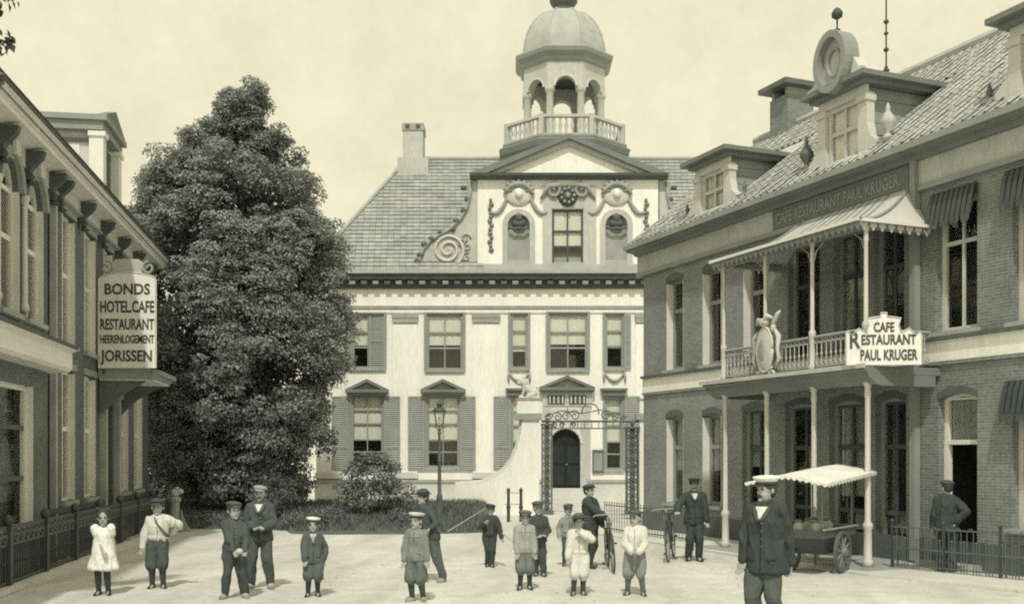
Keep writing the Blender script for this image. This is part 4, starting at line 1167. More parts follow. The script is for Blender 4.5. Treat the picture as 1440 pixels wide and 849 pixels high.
bx('canopy_edge', 'white', cafe, cf0, cf0 + .04, PV - .25, -.02, ZF - .03, ZF + .03)
def scallop(w, h): return [(0, 0), (0, -h * .45), (w * .25, -h * .55), (w * .5, -h), (w * .75, -h * .55), (w, -h * .45), (w, 0)]
sm = MB().prism([(x, z) for x, z in scallop(.15, .15)][::-1], -.012, .012).box(-.001, .156, -.014, .014, -.03, 0).mesh('valance_scallop'); sm.materials.append(M['cream'])
sm_shade = sm.copy(); sm_shade.materials.clear(); sm_shade.materials.append(M['greypaint'])  # front scallops: shade under the canopy edge put into a grey copy
k = int((cf1 - cf0) / .165)
for i in range(k): link('valance_scallop', sm_shade, can, (cf0 + .01 + i * (cf1 - cf0) / k, PV - .20, ZF - .032))
for u in (cf0 + .08, cf1 - .08):
    k = int((-PV + .1) / .2)
    for i in range(k):
        link('valance_scallop', sm, can, (u, PV - .14 + i * (-PV + .1) / k, ZF - .032), R(90))
for u in pu:
    for s in (-1, 1):
        if cf0 < u + s * .4 < cf1:
            MB().path([(u + s * .05, PV + .06, ZF - .48), (u + s * .12, PV + .06, ZF - .30), (u + s * .34, PV + .06, ZF - .15)], [.018, .014, .012], 5).build('post_bracket', 'stone', cafe)
def Rw(u, v, z=0):
    return (3.7 + .391 * u + .92 * v, 30 - .92 * u + .391 * v, z)

# the cafe's signboard at the balcony corner
sg = empty('cafe_signboard', Rw(10.80, PV - .30, FL * .98 + .01), R(-6), 'white scalloped cafe signboard hung on the corner of the balcony', 'sign')
sg.location.x -= .12
sw, sh = 1.32, .66
out = [(0, 0), (sw, 0), (sw, .50), (sw - .02, .60), (sw - .10, .54), (sw - .22, .66), (sw - .36, .58), (sw - .40, .72), (sw - .36, .84), (sw - .5, .86), (sw / 2 + .06, .87), (sw / 2 + .05, .94), (sw / 2 - .05, .94), (sw / 2 - .06, .87), (.5, .86), (.36, .84), (.40, .72), (.36, .58), (.22, .66), (.10, .54), (.02, .62), (0, .60)]
MB().prism(out, 0, .04).build('board', 'signwhite', sg)
MB().path([(a, -.006, b) for a, b in out] + [(0, -.006, 0)], .014, 5).build('edge_moulding', 'cream', sg)
text(sg, 'CAFE', sw / 2, .60, .36, .17, -.008)
text(sg, 'R', .14, .31, .19, .30, -.008)
text(sg, 'ESTAURANT', .74, .37, .96, .18, -.008)
text(sg, 'PAUL KRUGER', .74, .09, 1.0, .19, -.008)

# carved shield emblem on the railing
em = empty('shield_emblem', Rw(7.95, PV - .06, FL * .98), RZR, 'oval carved shield with crest hung on the balcony railing', 'emblem')
MB().ell((0, -.06, .55), (.25, .09, .46), 20, 14).build('shield', 'stucco_grey', em, True)
MB().path([(.25 * math.cos(t), -.07, .55 + .46 * math.sin(t)) for t in np.linspace(0, 2 * PI, 26)], .035, 6).build('shield_rim', 'cream', em, True)
MB().ell((0, -.13, .55), (.10, .05, .24), 12, 8).build('shield_boss', 'stone', em, True)
cr = MB().ell((-.02, -.06, 1.12), (.16, .10, .10)).path([(-.30, -.05, 1.08), (-.18, -.1, 1.18), (0, -.1, 1.14), (.12, -.1, 1.24), (.24, -.05, 1.18)], [.02, .05, .05, .06, .03], 7)
cr.path([(.2, -.05, .95), (.28, -.05, 1.1), (.4, -.05, 1.24), (.48, -.05, 1.30)], [.04, .05, .05, .02], 6).ell((.26, -.05, .98), (.06, .06, .09))
cr.build('crest', 'cream', em, True)
for s in (-1, 1):
    MB().path([(s * .28, -.03, .95), (s * .42, -.04, .8), (s * .38, -.04, .55), (s * .44, -.04, .35), (s * .30, -.04, .15)], [.03, .06, .04, .05, .02], 7).build('supporter_scroll', 'stone' if s < 0 else 'cream', em, True)
    MB().path(spiral(s * .22, .05, .13, .03, 90, 1.2, 14, -.05, s), .03, 6).build('foot_scroll', 'cream', em, True)

# ============================================================ HOTEL ON THE LEFT
RZL = math.atan2(.988, -.153)
def Lw(u, v, z=0):      # u away from the camera along the facade, v into the house
    d = 16 + u * .988 - v * .153
    return (-8.33 - u * .153 - v * .988, d, z)
hot = empty('hotel_building', (-8.33, 16, 0), RZL, 'brick hotel with bracketed white cornice and tall white framed windows', 'building')
U0, U1 = -5.0, 15.6
ZH = 7.55
arch_w = [(.45, 1.5), (1.98, 3.03), (3.5, 4.55)]
hops = [(a, b, 4.60, 7.30, .525) for a, b in arch_w]
tall_u = [(5.95, 6.95), (7.85, 8.85), (9.75, 10.65), (11.55, 12.6), (13.5, 14.55)]
hops += [(a, b, 4.42, 7.12, .0) for a, b in tall_u]
tall_g = [(5.95, 6.95), (7.85, 8.85), (11.55, 12.6), (13.5, 14.55)]
hops += [(a, b, 1.15, 3.90, .05) for a, b in tall_g]
dop = (9.75, 10.75, .45, 3.6, .0)
hops.append(dop)
w_ = wall(MB(), U0, U1, 0, ZH, hops, .34)
w_.add([(U1, 0, 0), (U1, 9, 0), (U1, 9, ZH), (U1, 0, ZH)], [(0, 1, 2, 3)]).add([(U0, 0, 0), (U0, 0, ZH), (U0, 9, ZH), (U0, 9, 0)], [(0, 1, 2, 3)])
w_.add([(U0, 9, 0), (U0, 9, ZH), (U1, 9, ZH), (U1, 9, 0)], [(0, 1, 2, 3)])
w_.build('wall', 'brick_l', hot)
hops_w = hops[:-1]
for i, (a, b, c, d, r) in enumerate(hops_w):
    window(hot, a, b, c, d, y=.10, fw=.06, cols=1, rows=(.55,) if r < .3 else (.6,), m='white', bar='white', rise=r, sill='stone', bw=.07, blind=.1 if i in (4, 5, 9) else (None if i % 3 else .45), blind_m='blind_d')
    jl = MB().box(a + .003, a + .025, -.02, .098, c + .012, d - max(r, .06)).box(b - .025, b - .003, -.02, .098, c + .012, d - max(r, .06))
    jl.build('jamb_board', 'white', hot)
    if r > .3:
        o_ = head_pts(a - .16, b + .16, d - r, r + .16); i_ = head_pts(a, b, d - r, r)
        MB().prism(o_ + list(reversed(i_)), -.10, -.003).build('arch_moulding', 'greypaint', hot)
        MB().prism([((a + b) / 2 - .09, d + .0), ((a + b) / 2 + .09, d + .0), ((a + b) / 2 + .15, d + .24), ((a + b) / 2 - .15, d + .24)], -.16, -.101).build('keystone', 'cream', hot)
    else:
        bx('lintel', 'greypaint', hot, a - .12, b + .12, -.04, -.003, d + .003, d + .14)
for u in (1.74, 3.27):
    MB().lathe([(.08, 0), (.08, .1), (.055, .14), (.05, 1.9), (.09, 2.0), (.09, 2.08)], 10, (u, -.04, 4.7)).build('window_colonnette', 'cream', hot, True)
bx('plinth', 'cornice', hot, U0, 9.2, -.10, -.003, 0, .95); bx('plinth', 'cornice', hot, 11.1, U1, -.10, -.003, 0, .95)
bx('plinth_cap', 'darkpaint', hot, U0, 9.2, -.16, -.003, .952, 1.06); bx('plinth_cap', 'darkpaint', hot, 11.1, U1, -.16, -.003, .952, 1.06)
bx('downpipe', 'stone', hot, 4.95, 5.08, -.15, -.03, .1, 7.0)
bx('corner_strip', 'brick_l', hot, 5.15, 5.6, -.06, -.003, 1.06, 6.98)
# deep white cornice on scroll brackets
bx('frieze', 'cream', hot, U0, U1, -.06, -.003, 7.13 + .145, 7.62)
bx('frieze_moulding', 'greypaint', hot, 4.9, U1, -.11, -.061, 7.14 + .14, 7.345)
co = MB().prism_x([(-.02, 7.622), (-.40, 7.68), (-.42, 7.74), (-.47, 7.76), (-.49, 7.86), (-.54, 7.90), (-.54, 7.96), (-.02, 7.96)], U0 - .1, U1 + .35).build('cornice', 'white', hot)
bx('gutter_line', 'darkpaint', co, U0 - .1, U1 + .36, -.57, -.542, 7.90, 7.99)
bx('fascia_groove', 'midpaint', co, U0 - .1, U1 + .352, -.505, -.492, 7.785, 7.81)
brk = MB().prism_x([(-.0, 6.85), (-.08, 6.88), (-.14, 6.98), (-.09, 7.09), (-.12, 7.20), (-.22, 7.30), (-.33, 7.44), (-.37, 7.60), (-.0, 7.60)], -.11, .11)
brk.lathe([(.10, 0), (.12, .04), (.03, .10)], 8, (0, -.09, 6.76))
bme = brk.mesh('cornice_bracket'); bme.materials.append(M['darkpaint'])
for i in range(13):
    u = -4.3 + i * 1.53 if i < 7 else 5.45 + (i - 7) * 1.92
    if u > U1: break
    b_ = link('cornice_bracket', bme, hot, (u, -.062, 7.60 * .28)); b_.scale = (.8, .85, .72)
# roof behind the cornice
MB().add([(U0 - .1, -.6, 7.97), (U1 + .3, -.6, 7.97), (U1 + .3, 4.5, 10.2), (U0 - .1, 4.5, 10.2), (U0 - .1, 9.4, 7.97), (U1 + .3, 9.4, 7.97)], [(0, 1, 2, 3), (3, 2, 5, 4), (0, 3, 4), (1, 5, 2)]).build('roof', 'tile', hot)
# tall white dormer
da, db = 9.35, 11.1
dm = MB().box(da + .02, db - .02, .12, 3.4, 7.98, 9.95).build('dormer', 'cream', hot)
for u in (da, db): MB().box(u - .16, u + .16, -.12, .2, 7.98, 9.60).box(u - .2, u + .2, -.17, .22, 9.602, 9.72).box(u - .2, u + .2, -.16, .22, 7.98, 8.2).build('dormer_pilaster', 'white', dm)
MB().box(da - .3, db + .3, -.22, 3.5, 9.952, 10.08).box(da - .22, db + .22, -.12, 3.45, 9.74, 9.95).build('dormer_cornice', 'greypaint', dm)
MB().prism([(da - .3, 10.082), (db + .3, 10.082), ((da + db) / 2, 10.5)], -.2, .0).build('dormer_pediment', 'midpaint', dm)
bx('dormer_window', 'darkpaint', dm, da + .22, db - .22, .07, .118, 8.1, 9.6)
bx('cheek_panel', 'white', dm, da - .0, da + .018, .45, 2.2, 8.1, 9.45)
bx('cheek_rail', 'midpaint', dm, da - .03, da + .016, .22, 3.2, 9.5, 9.58)
# entrance hood, door and pilasters
hd = MB().prism_x([(-.04, 4.32), (-1.35, 4.12), (-1.45, 4.10), (-1.45, 4.00), (-1.35, 3.98), (-1.30, 3.90), (-.04, 3.90)], 9.05, 11.35).build('entrance_hood', 'greypaint', hot)
bx('hood_soffit', 'white', hd, 9.12, 11.28, -1.28, -.05, 3.86, 3.898)
MB().prism_x([(-.04, 3.1), (-.10, 3.1), (-.5, 3.5), (-1.1, 3.855), (-.04, 3.855)], 9.16, 9.24).build('hood_bracket', 'iron_g', hd)
MB().prism_x([(-.04, 3.1), (-.10, 3.1), (-.5, 3.5), (-1.1, 3.855), (-.04, 3.855)], 11.16, 11.24).build('hood_bracket', 'iron_g', hd)
for u in (9.45, 10.98):
    MB().box(u - .11, u + .11, -.15, -.003, .3, 3.84).box(u - .16, u + .16, -.22, -.003, .3, .62).box(u - .15, u + .15, -.20, -.003, 3.5, 3.7).build('door_pilaster', 'stone', hot)
dr_ = bx('door', 'darkpaint', hot, 9.76, 10.74, .24, .29, .46, 2.9)
for q in (9.86, 10.3): bx('door_panel', 'midpaint', dr_, q, q + .34, .22, .238, .7, 1.5); bx('door_panel', 'midpaint', dr_, q, q + .34, .22, .238, 1.65, 2.7)
bx('door_fanlight', 'white', hot, 9.76, 10.74, .24, .30, 2.91, 3.0); bx('fanlight_pane', 'glass', hot, 9.78, 10.72, .26, .265, 3.0, 3.58)
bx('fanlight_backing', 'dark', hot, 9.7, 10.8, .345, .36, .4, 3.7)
for i in range(3): bx('door_step', 'stone', hot, 9.3, 11.15, -.72 + .26 * i, (-.105 if i == 2 else -.462 + .26 * i), 0, .15 + .15 * i)
# projecting bay with big window near the camera
b0, b1, bd = U0, 3.45, -.38
by = MB()
wall(by, b0, b1, 0, 3.62, [(-4.4, -1.0, .85, 3.3), (-.6, 2.45, .85, 3.3)], .2, bd)
by.add([(b1, bd, 0), (b1, -.003, 0), (b1, -.003, 3.62), (b1, bd, 3.62)], [(0, 1, 2, 3)])
bo = by.build('front_bay', 'brick_l', hot)
for a, b in ((-4.4, -1.0), (-.6, 2.45)):
    o = empty('dummy') if False else None
    wn_ = window(hot, a, b, .85, 3.3, y=bd + .08, fw=.09, cols=2, rows=(.34, .72), m='white', bar='darkpaint', bw=.06, name='bay_window', room=.5, gl='glass_b')
    bx('jamb_board', 'white', hot, b - .03, b - .004, bd - .03, bd + .078, .86, 3.29)
MB().prism_x([(bd + .0, 3.622), (bd - .30, 3.64), (bd - .36, 3.70), (bd - .36, 4.0), (bd - .44, 4.03), (bd - .44, 4.10), (-.003, 4.22), (-.003, 3.622)], b0, b1 + .32).build('bay_cornice', 'white', hot)
bx('bay_gutter', 'darkpaint', hot, b0, b1 + .325, bd - .47, bd - .442, 4.06, 4.12)
bx('bay_plinth', 'cornice', hot, b0, b1 + .03, bd - .05, bd - .003, 0, .8)

# hanging signboard of the hotel, standing on the hood
sp = Lw(9.02, -.06, 4.14)
hs = empty('hotel_signboard', sp, R(0), 'tall white hotel signboard with five lines of lettering on the hood', 'sign')
W_, H_ = 1.34, 2.12
top = [(.30, H_ + .06), (.34, H_ + .16), (.30, H_ + .34), (.42, H_ + .42), (.92, H_ + .42), (1.04, H_ + .34), (1.0, H_ + .16), (1.04, H_ + .06)]
outl = [(0, .0), (W_, .0), (W_, H_ - .06)] + [(W_ * .5 + W_ * .5 * math.cos(R(t)), H_ - .06 + .16 * math.sin(R(t))) for t in range(20, 161, 20)] + [(0, H_ - .06)]
MB().prism(outl, -.03, .03).build('board', 'signwhite', hs)
MB().prism([top[0], top[-1]] + top[::-1][1:-1], -.026, .026).build('crest_board', 'stucco_grey', hs)
MB().path([(a, -.03, b) for a, b in outl] + [(0, -.03, 0)], .016, 5).build('edge_moulding', 'plinth', hs)
for s, cxx in ((-1, .18), (1, W_ - .18)):
    MB().path(spiral(cxx, H_ + .22, .16, .03, 90, 1.3, 16, 0, s), .03, 5).build('scroll', 'stone', hs)
for x in (.12, W_ - .12): bx('sign_foot', 'iron', hs, x - .02, x + .02, -.02, .02, -.12, -.001)
for s, z, w, h in (('BONDS', 1.72, 1.06, .25), ('HOTEL.CAFE', 1.30, 1.26, .27), ('RESTAURANT', .90, 1.26, .25), ('HEERENLOGEMENT', .58, 1.26, .19), ('JORISSEN', .16, 1.20, .26)):
    text(hs, s, W_ / 2, z, w, h, -.036)

# ============================================================ IRON FENCES
def left_fence():
    A = Vector((-7.50, 14.5)); B = Vector((-9.65, 28.6))
    d = (B - A).normalized(); ang = math.atan2(d.y, d.x); Ltot = (B - A).length
    f = empty('forecourt_fence', (A.x, A.y, 0), ang, 'dark cast iron fence with ring frieze along the hotel forecourt', 'fence')
    MB().box(-.2, Ltot + .1, -.13, .13, 0, .09).build('kerb_stone', 'plinth', f)
    r = MB()
    for z, t in ((.14, .018), (.72, .022), (.98, .026)): r.box(0, Ltot, -t, t, z - t, z + t)
    r.build('rail', 'iron', f)
    pm = MB().lathe([(.010, 0), (.010, .3), (.022, .34), (.010, .38), (.010, .62)], 6).mesh('picket'); pm.materials.append(M['iron'])
    k = int(Ltot / .13); n = 0
    for i in range(k):
        link('picket', pm, f, ((i + .5) * Ltot / k, 0, .09))
    rm = MB().path([(.10 * math.cos(t), 0, .85 + .10 * math.sin(t)) for t in np.linspace(0, 2 * PI, 17)], .018, 5).ell((0, 0, .85), .035, 8, 5).mesh('frieze_ring'); rm.materials.append(M['iron_g'])
    k = int(Ltot / .29)
    for i in range(k): link('frieze_ring', rm, f, ((i + .5) * Ltot / k, 0, 0))
    po = MB().box(-.06, .06, -.06, .06, .09, .95).box(-.075, .075, -.075, .075, .95, 1.0).lathe([(.03, 0), (.07, .05), (.08, .10), (.05, .16), (.01, .19)], 10, (0, 0, 1.0)).mesh('fence_post'); po.materials.append(M['iron'])
    for i in range(8): link('fence_post', po, f, (Ltot * i / 7, 0, 0))
    # low clipped hedge behind it
    return A, B, d
FA, FB, Fd = left_fence()
def right_fence():
    A = Vector((6.95, 19.55)); B = Vector((8.75, 17.0))
    d = (B - A).normalized(); Ltot = (B - A).length
    f = empty('garden_railing', (A.x, A.y, 0), math.atan2(d.y, d.x), 'low looped iron railing before the brick house on the right', 'fence')
    MB().box(-.1, Ltot, -.1, .1, 0, .05).build('kerb_stone', 'plinth', f)
    r = MB()
    for z in (.12, .42, .80): r.box(0, Ltot, -.012, .012, z - .012, z + .012)
    r.build('rail', 'iron_g', f)
    hm = MB().path([(-.06, 0, .05), (-.06, 0, .74)] + [(.06 * math.cos(t), 0, .74 + .10 * math.sin(t)) for t in np.linspace(PI, 0, 9)] + [(.06, 0, .74), (.06, 0, .05)], .0085, 5).mesh('hoop'); hm.materials.append(M['iron_g'])
    pm = MB().path([(0, 0, .05), (0, 0, .58)], .009, 5).ell((0, 0, .60), .022, 6, 5).mesh('picket'); pm.materials.append(M['iron_g'])
    k = int(Ltot / .115)
    for i in range(k):
        link('hoop' if i % 2 else 'picket', hm if i % 2 else pm, f, ((i + .5) * Ltot / k, 0, 0))
    po = MB().box(-.02, .02, -.02, .02, -.0, .88).ell((0, 0, .91), .04, 8, 5).path([(0, .0, .6), (0, .16, .3), (0, .2, .0)], .012, 5).mesh('fence_post'); po.materials.append(M['iron'])
    for i in range(4): link('fence_post', po, f, (min(Ltot, Ltot * i / 3 + .02), 0, 0))
    # second run close to the porch, towards the far end
    A2 = Vector(Rw(10.5, PV - .05)[:2]); B2 = A
right_fence()
def porch_fence():
    A = Vector(Rw(4.6, -1.35)[:2]); B = Vector(Rw(.2, -1.35)[:2]); d = (B - A).normalized(); Ltot = (B - A).length
    f = empty('picket_railing', (A.x, A.y, 0), math.atan2(d.y, d.x), 'dark iron railing beside the balcony behind the uniformed man', 'fence')
    r = MB()
    for z in (.12, .75): r.box(0, Ltot, -.014, .014, z - .014, z + .014)
    r.build('rail', 'iron_g', f)
    pm = MB().path([(0, 0, 0), (0, 0, .80)], .009, 5).ell((0, 0, .82), .022, 6, 5).mesh('picket'); pm.materials.append(M['iron_gate'])
    k = int(Ltot / .14)
    for i in range(k + 1): link('picket', pm, f, (i * Ltot / k, 0, 0))
    bx('kerb_stone', 'plinth', f, -.1, Ltot + .1, -.08, .08, 0, .04)
porch_fence()
# pavement with kerb along the cafe
pvm = MB().prism([(0, 0), (0, 0)], 0, 0) if False else MB()
pts = [Rw(-.5, -2.05), Rw(11.6, -2.25), Rw(16.5, -.9), Rw(16.5, -.004), Rw(-.5, -.004)]
n = len(pts)
pvm.add([(p[0], p[1], 0) for p in pts] + [(p[0], p[1], .045) for p in pts], [tuple(range(n, 2 * n))] + [(i, (i + 1) % n, n + (i + 1) % n, n + i) for i in range(n)])
tag(pvm.build('pavement', 'plinth'), kind='structure')
# old stone bollard with carved cap where the hotel fence ends
bl = empty('stone_bollard', (-9.35, 29.6, 0), .1, 'pale carved stone post at the far end of the hotel fence', 'bollard')
MB().box(-.24, .24, -.24, .24, 0, .18).lathe([(.14, .18), (.12, .8), (.16, .84), (.16, .92), (.1, .96)], 10).build('shaft', 'stone', bl)
MB().ell((0, 0, 1.06), (.13, .13, .13)).ell((.14, -.02, 1.1), (.1, .08, .08)).ell((.06, -.05, 1.18), (.06, .05, .06)).build('carved_head', 'stucco_grey', bl, True)
MB().prism([(.17, 0), (.42, 0), (.3, .2), (.2, .42), (.17, .6)], -.06, .06).build('side_scroll', 'stone', bl)

# barrier of two black posts by the gate
br = empty('hitching_rail', ((715 - 720) / 1500 * 33.8, 33.8, 0), R(6), 'two black posts joined by thin rails left of the gate', 'barrier')
for x in (0, .40): MB().lathe([(.055, 0), (.05, .4), (.065, .42), (.065, .5), (.05, .52), (.045, .95), (.06, .97), (.06, 1.02), (.02, 1.08)], 10, (x, 0, 0)).build('post', 'iron', br)
for z in (.56, .92): MB().path([(-.12, 0, z), (.42, 0, z)], .02, 6).build('cross_rail', 'stucco_grey', br)

# gas street lamp
lm = empty('street_lamp', ((618 - 720) / 1500 * 32.5, 32.5, 0), 0, 'tall iron gas lamp on the grass in front of the palace', 'street lamp')
MB().lathe([(.15, -.1), (.15, .2), (.10, .3), (.08, .8), (.095, .85), (.06, .95), (.05, 1.9), (.07, 1.94), (.045, 2.0), (.04, 2.72), (.06, 2.76), (.05, 2.86)], 12).build('lamp_post', 'iron_g', lm, True)
MB().path([(-.28, 0, 2.52), (.28, 0, 2.52)], .016, 6).ell((-.28, 0, 2.52), .03, 6, 5).ell((.28, 0, 2.52), .03, 6, 5).build('ladder_bar', 'iron', lm)
MB().path([(0, 0, 2.86), (.05, 0, 2.9), (.16, 0, 3.0)], .014, 5).path([(0, 0, 2.86), (-.05, 0, 2.9), (-.16, 0, 3.0)], .014, 5).path([(0, 0, 2.86), (0, .16, 3.0)], .014, 5).path([(0, 0, 2.86), (0, -.16, 3.0)], .014, 5).build('lantern_cradle', 'iron', lm)
lg = MB().lathe([(.12, 2.98), (.21, 3.42)], 4, (0, 0, 0), R(45)).build('lantern_glass', 'glass', lm)
fm = MB()
for k in range(4):
    a = R(45 + 90 * k); fm.path([(.12 * math.cos(a), .12 * math.sin(a), 2.98), (.215 * math.cos(a), .215 * math.sin(a), 3.43)], .012, 5)
for z, r in ((2.98, .125), (3.43, .22)): fm.path([(r * math.cos(R(45 + 90 * k)), r * math.sin(R(45 + 90 * k)), z) for k in range(5)], .014, 5)
fm.build('lantern_frame', 'iron', lm)
MB().lathe([(.26, 3.44), (.16, 3.54), (.08, 3.57), (.08, 3.63), (.11, 3.65), (.06, 3.70), (.02, 3.80)], 8, (0, 0, 0), R(22)).build('lantern_cap', 'iron', lm)
MB().lathe([(.02, 2.9), (.02, 3.1), (.05, 3.14), (.04, 3.22), (.005, 3.28)], 8).build('gas_mantle', 'stucco', lm, True)

# ============================================================ TREES AND SHRUBS
def unit(v): return v / np.maximum(1e-9, np.linalg.norm(v, axis=1, keepdims=True))
def leaf_mesh(name, P, N, size, m, parent, droop=.3, asp=.55, lab=None):
    k = len(P)
    n = unit(N + rng.normal(0, .55, (k, 3)))
    t = rng.normal(0, 1, (k, 3)); t[:, 2] -= droop * 2
    a = unit(t - n * np.sum(t * n, 1, keepdims=True)); b = np.cross(n, a)
    s = (size * rng.uniform(.65, 1.35, k))[:, None]
    fold = n * s * .12
    V = np.stack([P - a * s * .5, P + b * s * asp * .5 + fold, P + a * s * .5, P - b * s * asp * .5 + fold], 1).reshape(-1, 3)
    F = np.arange(4 * k).reshape(-1, 4)
    me = bpy.data.meshes.new(name)
    me.vertices.add(4 * k); me.vertices.foreach_set('co', V.astype(np.float32).ravel())
    me.loops.add(4 * k); me.loops.foreach_set('vertex_index', F.astype(np.int32).ravel())
    me.polygons.add(k); me.polygons.foreach_set('loop_start', np.arange(0, 4 * k, 4, dtype=np.int32)); me.polygons.foreach_set('loop_total', np.full(k, 4, dtype=np.int32))
    me.update(calc_edges=True); me.validate()
    me.materials.append(M[m])
    return link(name, me, parent)
def clump_leaves(C, Rr, per, c0):
    """leaves in flattened shells round clump centres"""
    P = []; N = []
    for c, r in zip(C, Rr):
        k = int(per * (r / .6) ** 1.6)
        v = unit(rng.normal(0, 1, (k, 3))); v[:, 2] = np.where(rng.random(k) < .6, np.abs(v[:, 2]), v[:, 2])
        rad = r * rng.uniform(.45, 1.08, k) ** .7
        p = c + v * rad[:, None] * np.array([1.1, 1.1, .75])
        o = c - c0; o = o / max(1e-6, np.linalg.norm(o))
        P.append(p); N.append(v * .8 + o * .5 + np.array([0, 0, .45]))
    return np.concatenate(P), np.concatenate(N)
def limb(mb, p0, p1, r0, r1, k=6, wob=.12):
    p0 = Vector(p0); p1 = Vector(p1); pts = []; rs = []
    L_ = (p1 - p0).length
    for i in range(k + 1):
        t = i / k; w = math.sin(t * PI) * wob * L_ * .3
        pts.append(p0.lerp(p1, t) + Vector((random.uniform(-w, w), random.uniform(-w, w), random.uniform(-w, w) * .5 + .05 * L_ * math.sin(t * PI)))); rs.append(r0 + (r1 - r0) * t)
    mb.path(pts, rs, 8); return pts
# the great tree between hotel and palace
TD = 35.5; TS = TD / 1500
prof = np.array([(14.5, .5, -8.9), (14.1, .8, -8.92), (13.3, 1.25, -9.0), (12.4, 1.9, -9.12), (11.6, 2.65, -9.32), (10.7, 3.5, -9.36), (9.2, 3.85, -9.25), (6.6, 4.0, -9.2), (4.9, 3.8, -9.2), (3.0, 3.3, -9.1), (1.4, 2.7, -9.0), (.7, 2.2, -9.0)])[::-1]
def prof_at(z): return np.interp(z, prof[:, 0], prof[:, 1]), np.interp(z, prof[:, 0], prof[:, 2])
tree = empty('lime_tree', (-9.1, TD, 0), 0, 'huge dense leafy tree with pointed crown between the hotel and palace', 'tree')
C = []; Rr = []
nb_b = 0
while nb_b < 215:                                   # boughs, each a fan of drooping clumps
    z = rng.uniform(1.0, 14.2); r, cx_ = prof_at(z)
    if rng.random() > (r + 1.5) / 5.0: continue
    a = rng.uniform(0, 2 * PI)
    if math.sin(a) > .3 and rng.random() < .6: continue
    nb_b += 1
    rad = r * rng.uniform(.74, 1.0); br_ = rng.uniform(.55, 1.05) * (1 if z < 12 else .75)
    for q in range(int(7 * (.5 + br_))):
        aa = a + rng.normal(0, .5) * br_ / max(.8, r); dz = rng.normal(0, .42) * br_; rr2 = rad - abs(rng.normal(0, .35)) * br_ - .1
        zq = z + dz - .25 * (rr2 / max(.3, r)) ** 2
        r2, c2 = prof_at(zq)
        rr2 = max(0, min(rr2, r2 + .05))
        C.append((c2 + rr2 * math.cos(aa) + 9.1, rr2 * math.sin(aa) * .95, max(.7, zq))); Rr.append(rng.uniform(.22, .52) * (1 if z < 12 else .75))
for q in range(26):
    zq = rng.uniform(12.6, 14.15); r2, c2 = prof_at(zq); aa = rng.uniform(0, 2 * PI); rr2 = r2 * math.sqrt(rng.uniform(0, .8))
    C.append((c2 + rr2 * math.cos(aa) + 9.1, rr2 * math.sin(aa), zq)); Rr.append(rng.uniform(.3, .5))
C = np.array(C)
P, N = clump_leaves(C, Rr, 330, np.array([0, 0, 7.0]))
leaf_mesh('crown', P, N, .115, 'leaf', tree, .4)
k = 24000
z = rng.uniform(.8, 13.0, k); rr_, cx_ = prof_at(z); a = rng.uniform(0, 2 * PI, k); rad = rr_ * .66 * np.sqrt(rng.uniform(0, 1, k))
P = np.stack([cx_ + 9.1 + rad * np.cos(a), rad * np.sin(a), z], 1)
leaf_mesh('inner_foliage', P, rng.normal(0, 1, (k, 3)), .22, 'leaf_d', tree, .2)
tb = MB(); tb.path([(0, 0, -.1), (.05, 0, .5), (.0, .05, 2), (.1, 0, 4.5), (.2, 0, 8), (.3, 0, 12.5)], [.5, .38, .33, .28, .18, .05], 10)
for i in range(14):
    z = 1.8 + i * .75; a = i * 2.4; r, c_ = prof_at(z + 1); limb(tb, (.05, 0, z), (r * .75 * math.cos(a), r * .75 * math.sin(a), z + 1.2), .12, .02)
tb.build('trunk', 'bark', tree, True)

def bush(name, loc, rx, h, n, per, size, m, label, cat='shrub', group=None, taper=.9):
    o = empty(name, loc, 0, label, cat, group)
    C = []; Rr = []
    for i in range(n):
        t = rng.uniform(.0, 1); a = rng.uniform(0, 2 * PI); r = rx * (1 - t ** 2 * taper) * math.sqrt(rng.uniform(.2, 1))
        C.append((r * math.cos(a), r * math.sin(a), .12 * h + t * h * .82)); Rr.append(rng.uniform(.16, .32) * max(.8, h / 2))
    P, N = clump_leaves(np.array(C), Rr, per, np.array([0, 0, h * .3]))
    leaf_mesh('crown', P, N, size, m, o, .1)
    s = MB()
    for i in range(7):
        a = i * .9; limb(s, (.05 * math.cos(a), .05 * math.sin(a), -.05), (rx * .6 * math.cos(a), rx * .6 * math.sin(a), h * .75), .03, .008, 5)
    s.build('trunk', 'bark', o, True)
    return o
bush('garden_shrub', (-4.35, 33.8, .25), 1.28, 1.95, 95, 260, .10, 'leaf_s', 'rounded leafy shrub on the grass below the palace windows', taper=.75)
bush('clipped_bush', (-7.05, 31.6, .08), .78, 1.42, 70, 260, .07, 'leaf_d', 'dark clipped bush behind the moustached man in the cap', taper=.55)
for i, (x, y, r, h) in enumerate(((-8.9, 31.2, .6, .35), (-8.0, 30.9, .7, .3), (-6.2, 30.4, .7, .35), (-3.3, 31.0, .6, .45), (-5.2, 30.8, .8, .5))):
    bush('border_plant', (x, y, .05), r, h, 22, 120, .07, 'leaf_s', ('low leafy plant at the foot of the great tree', 'small leafy plant beside the stone post and tree', 'low plant at the front of the dark bush', 'low plant on the grass near the lamp', 'spreading low plant before the rounded shrub')[i], 'plant', 'low plants along the grass edge')
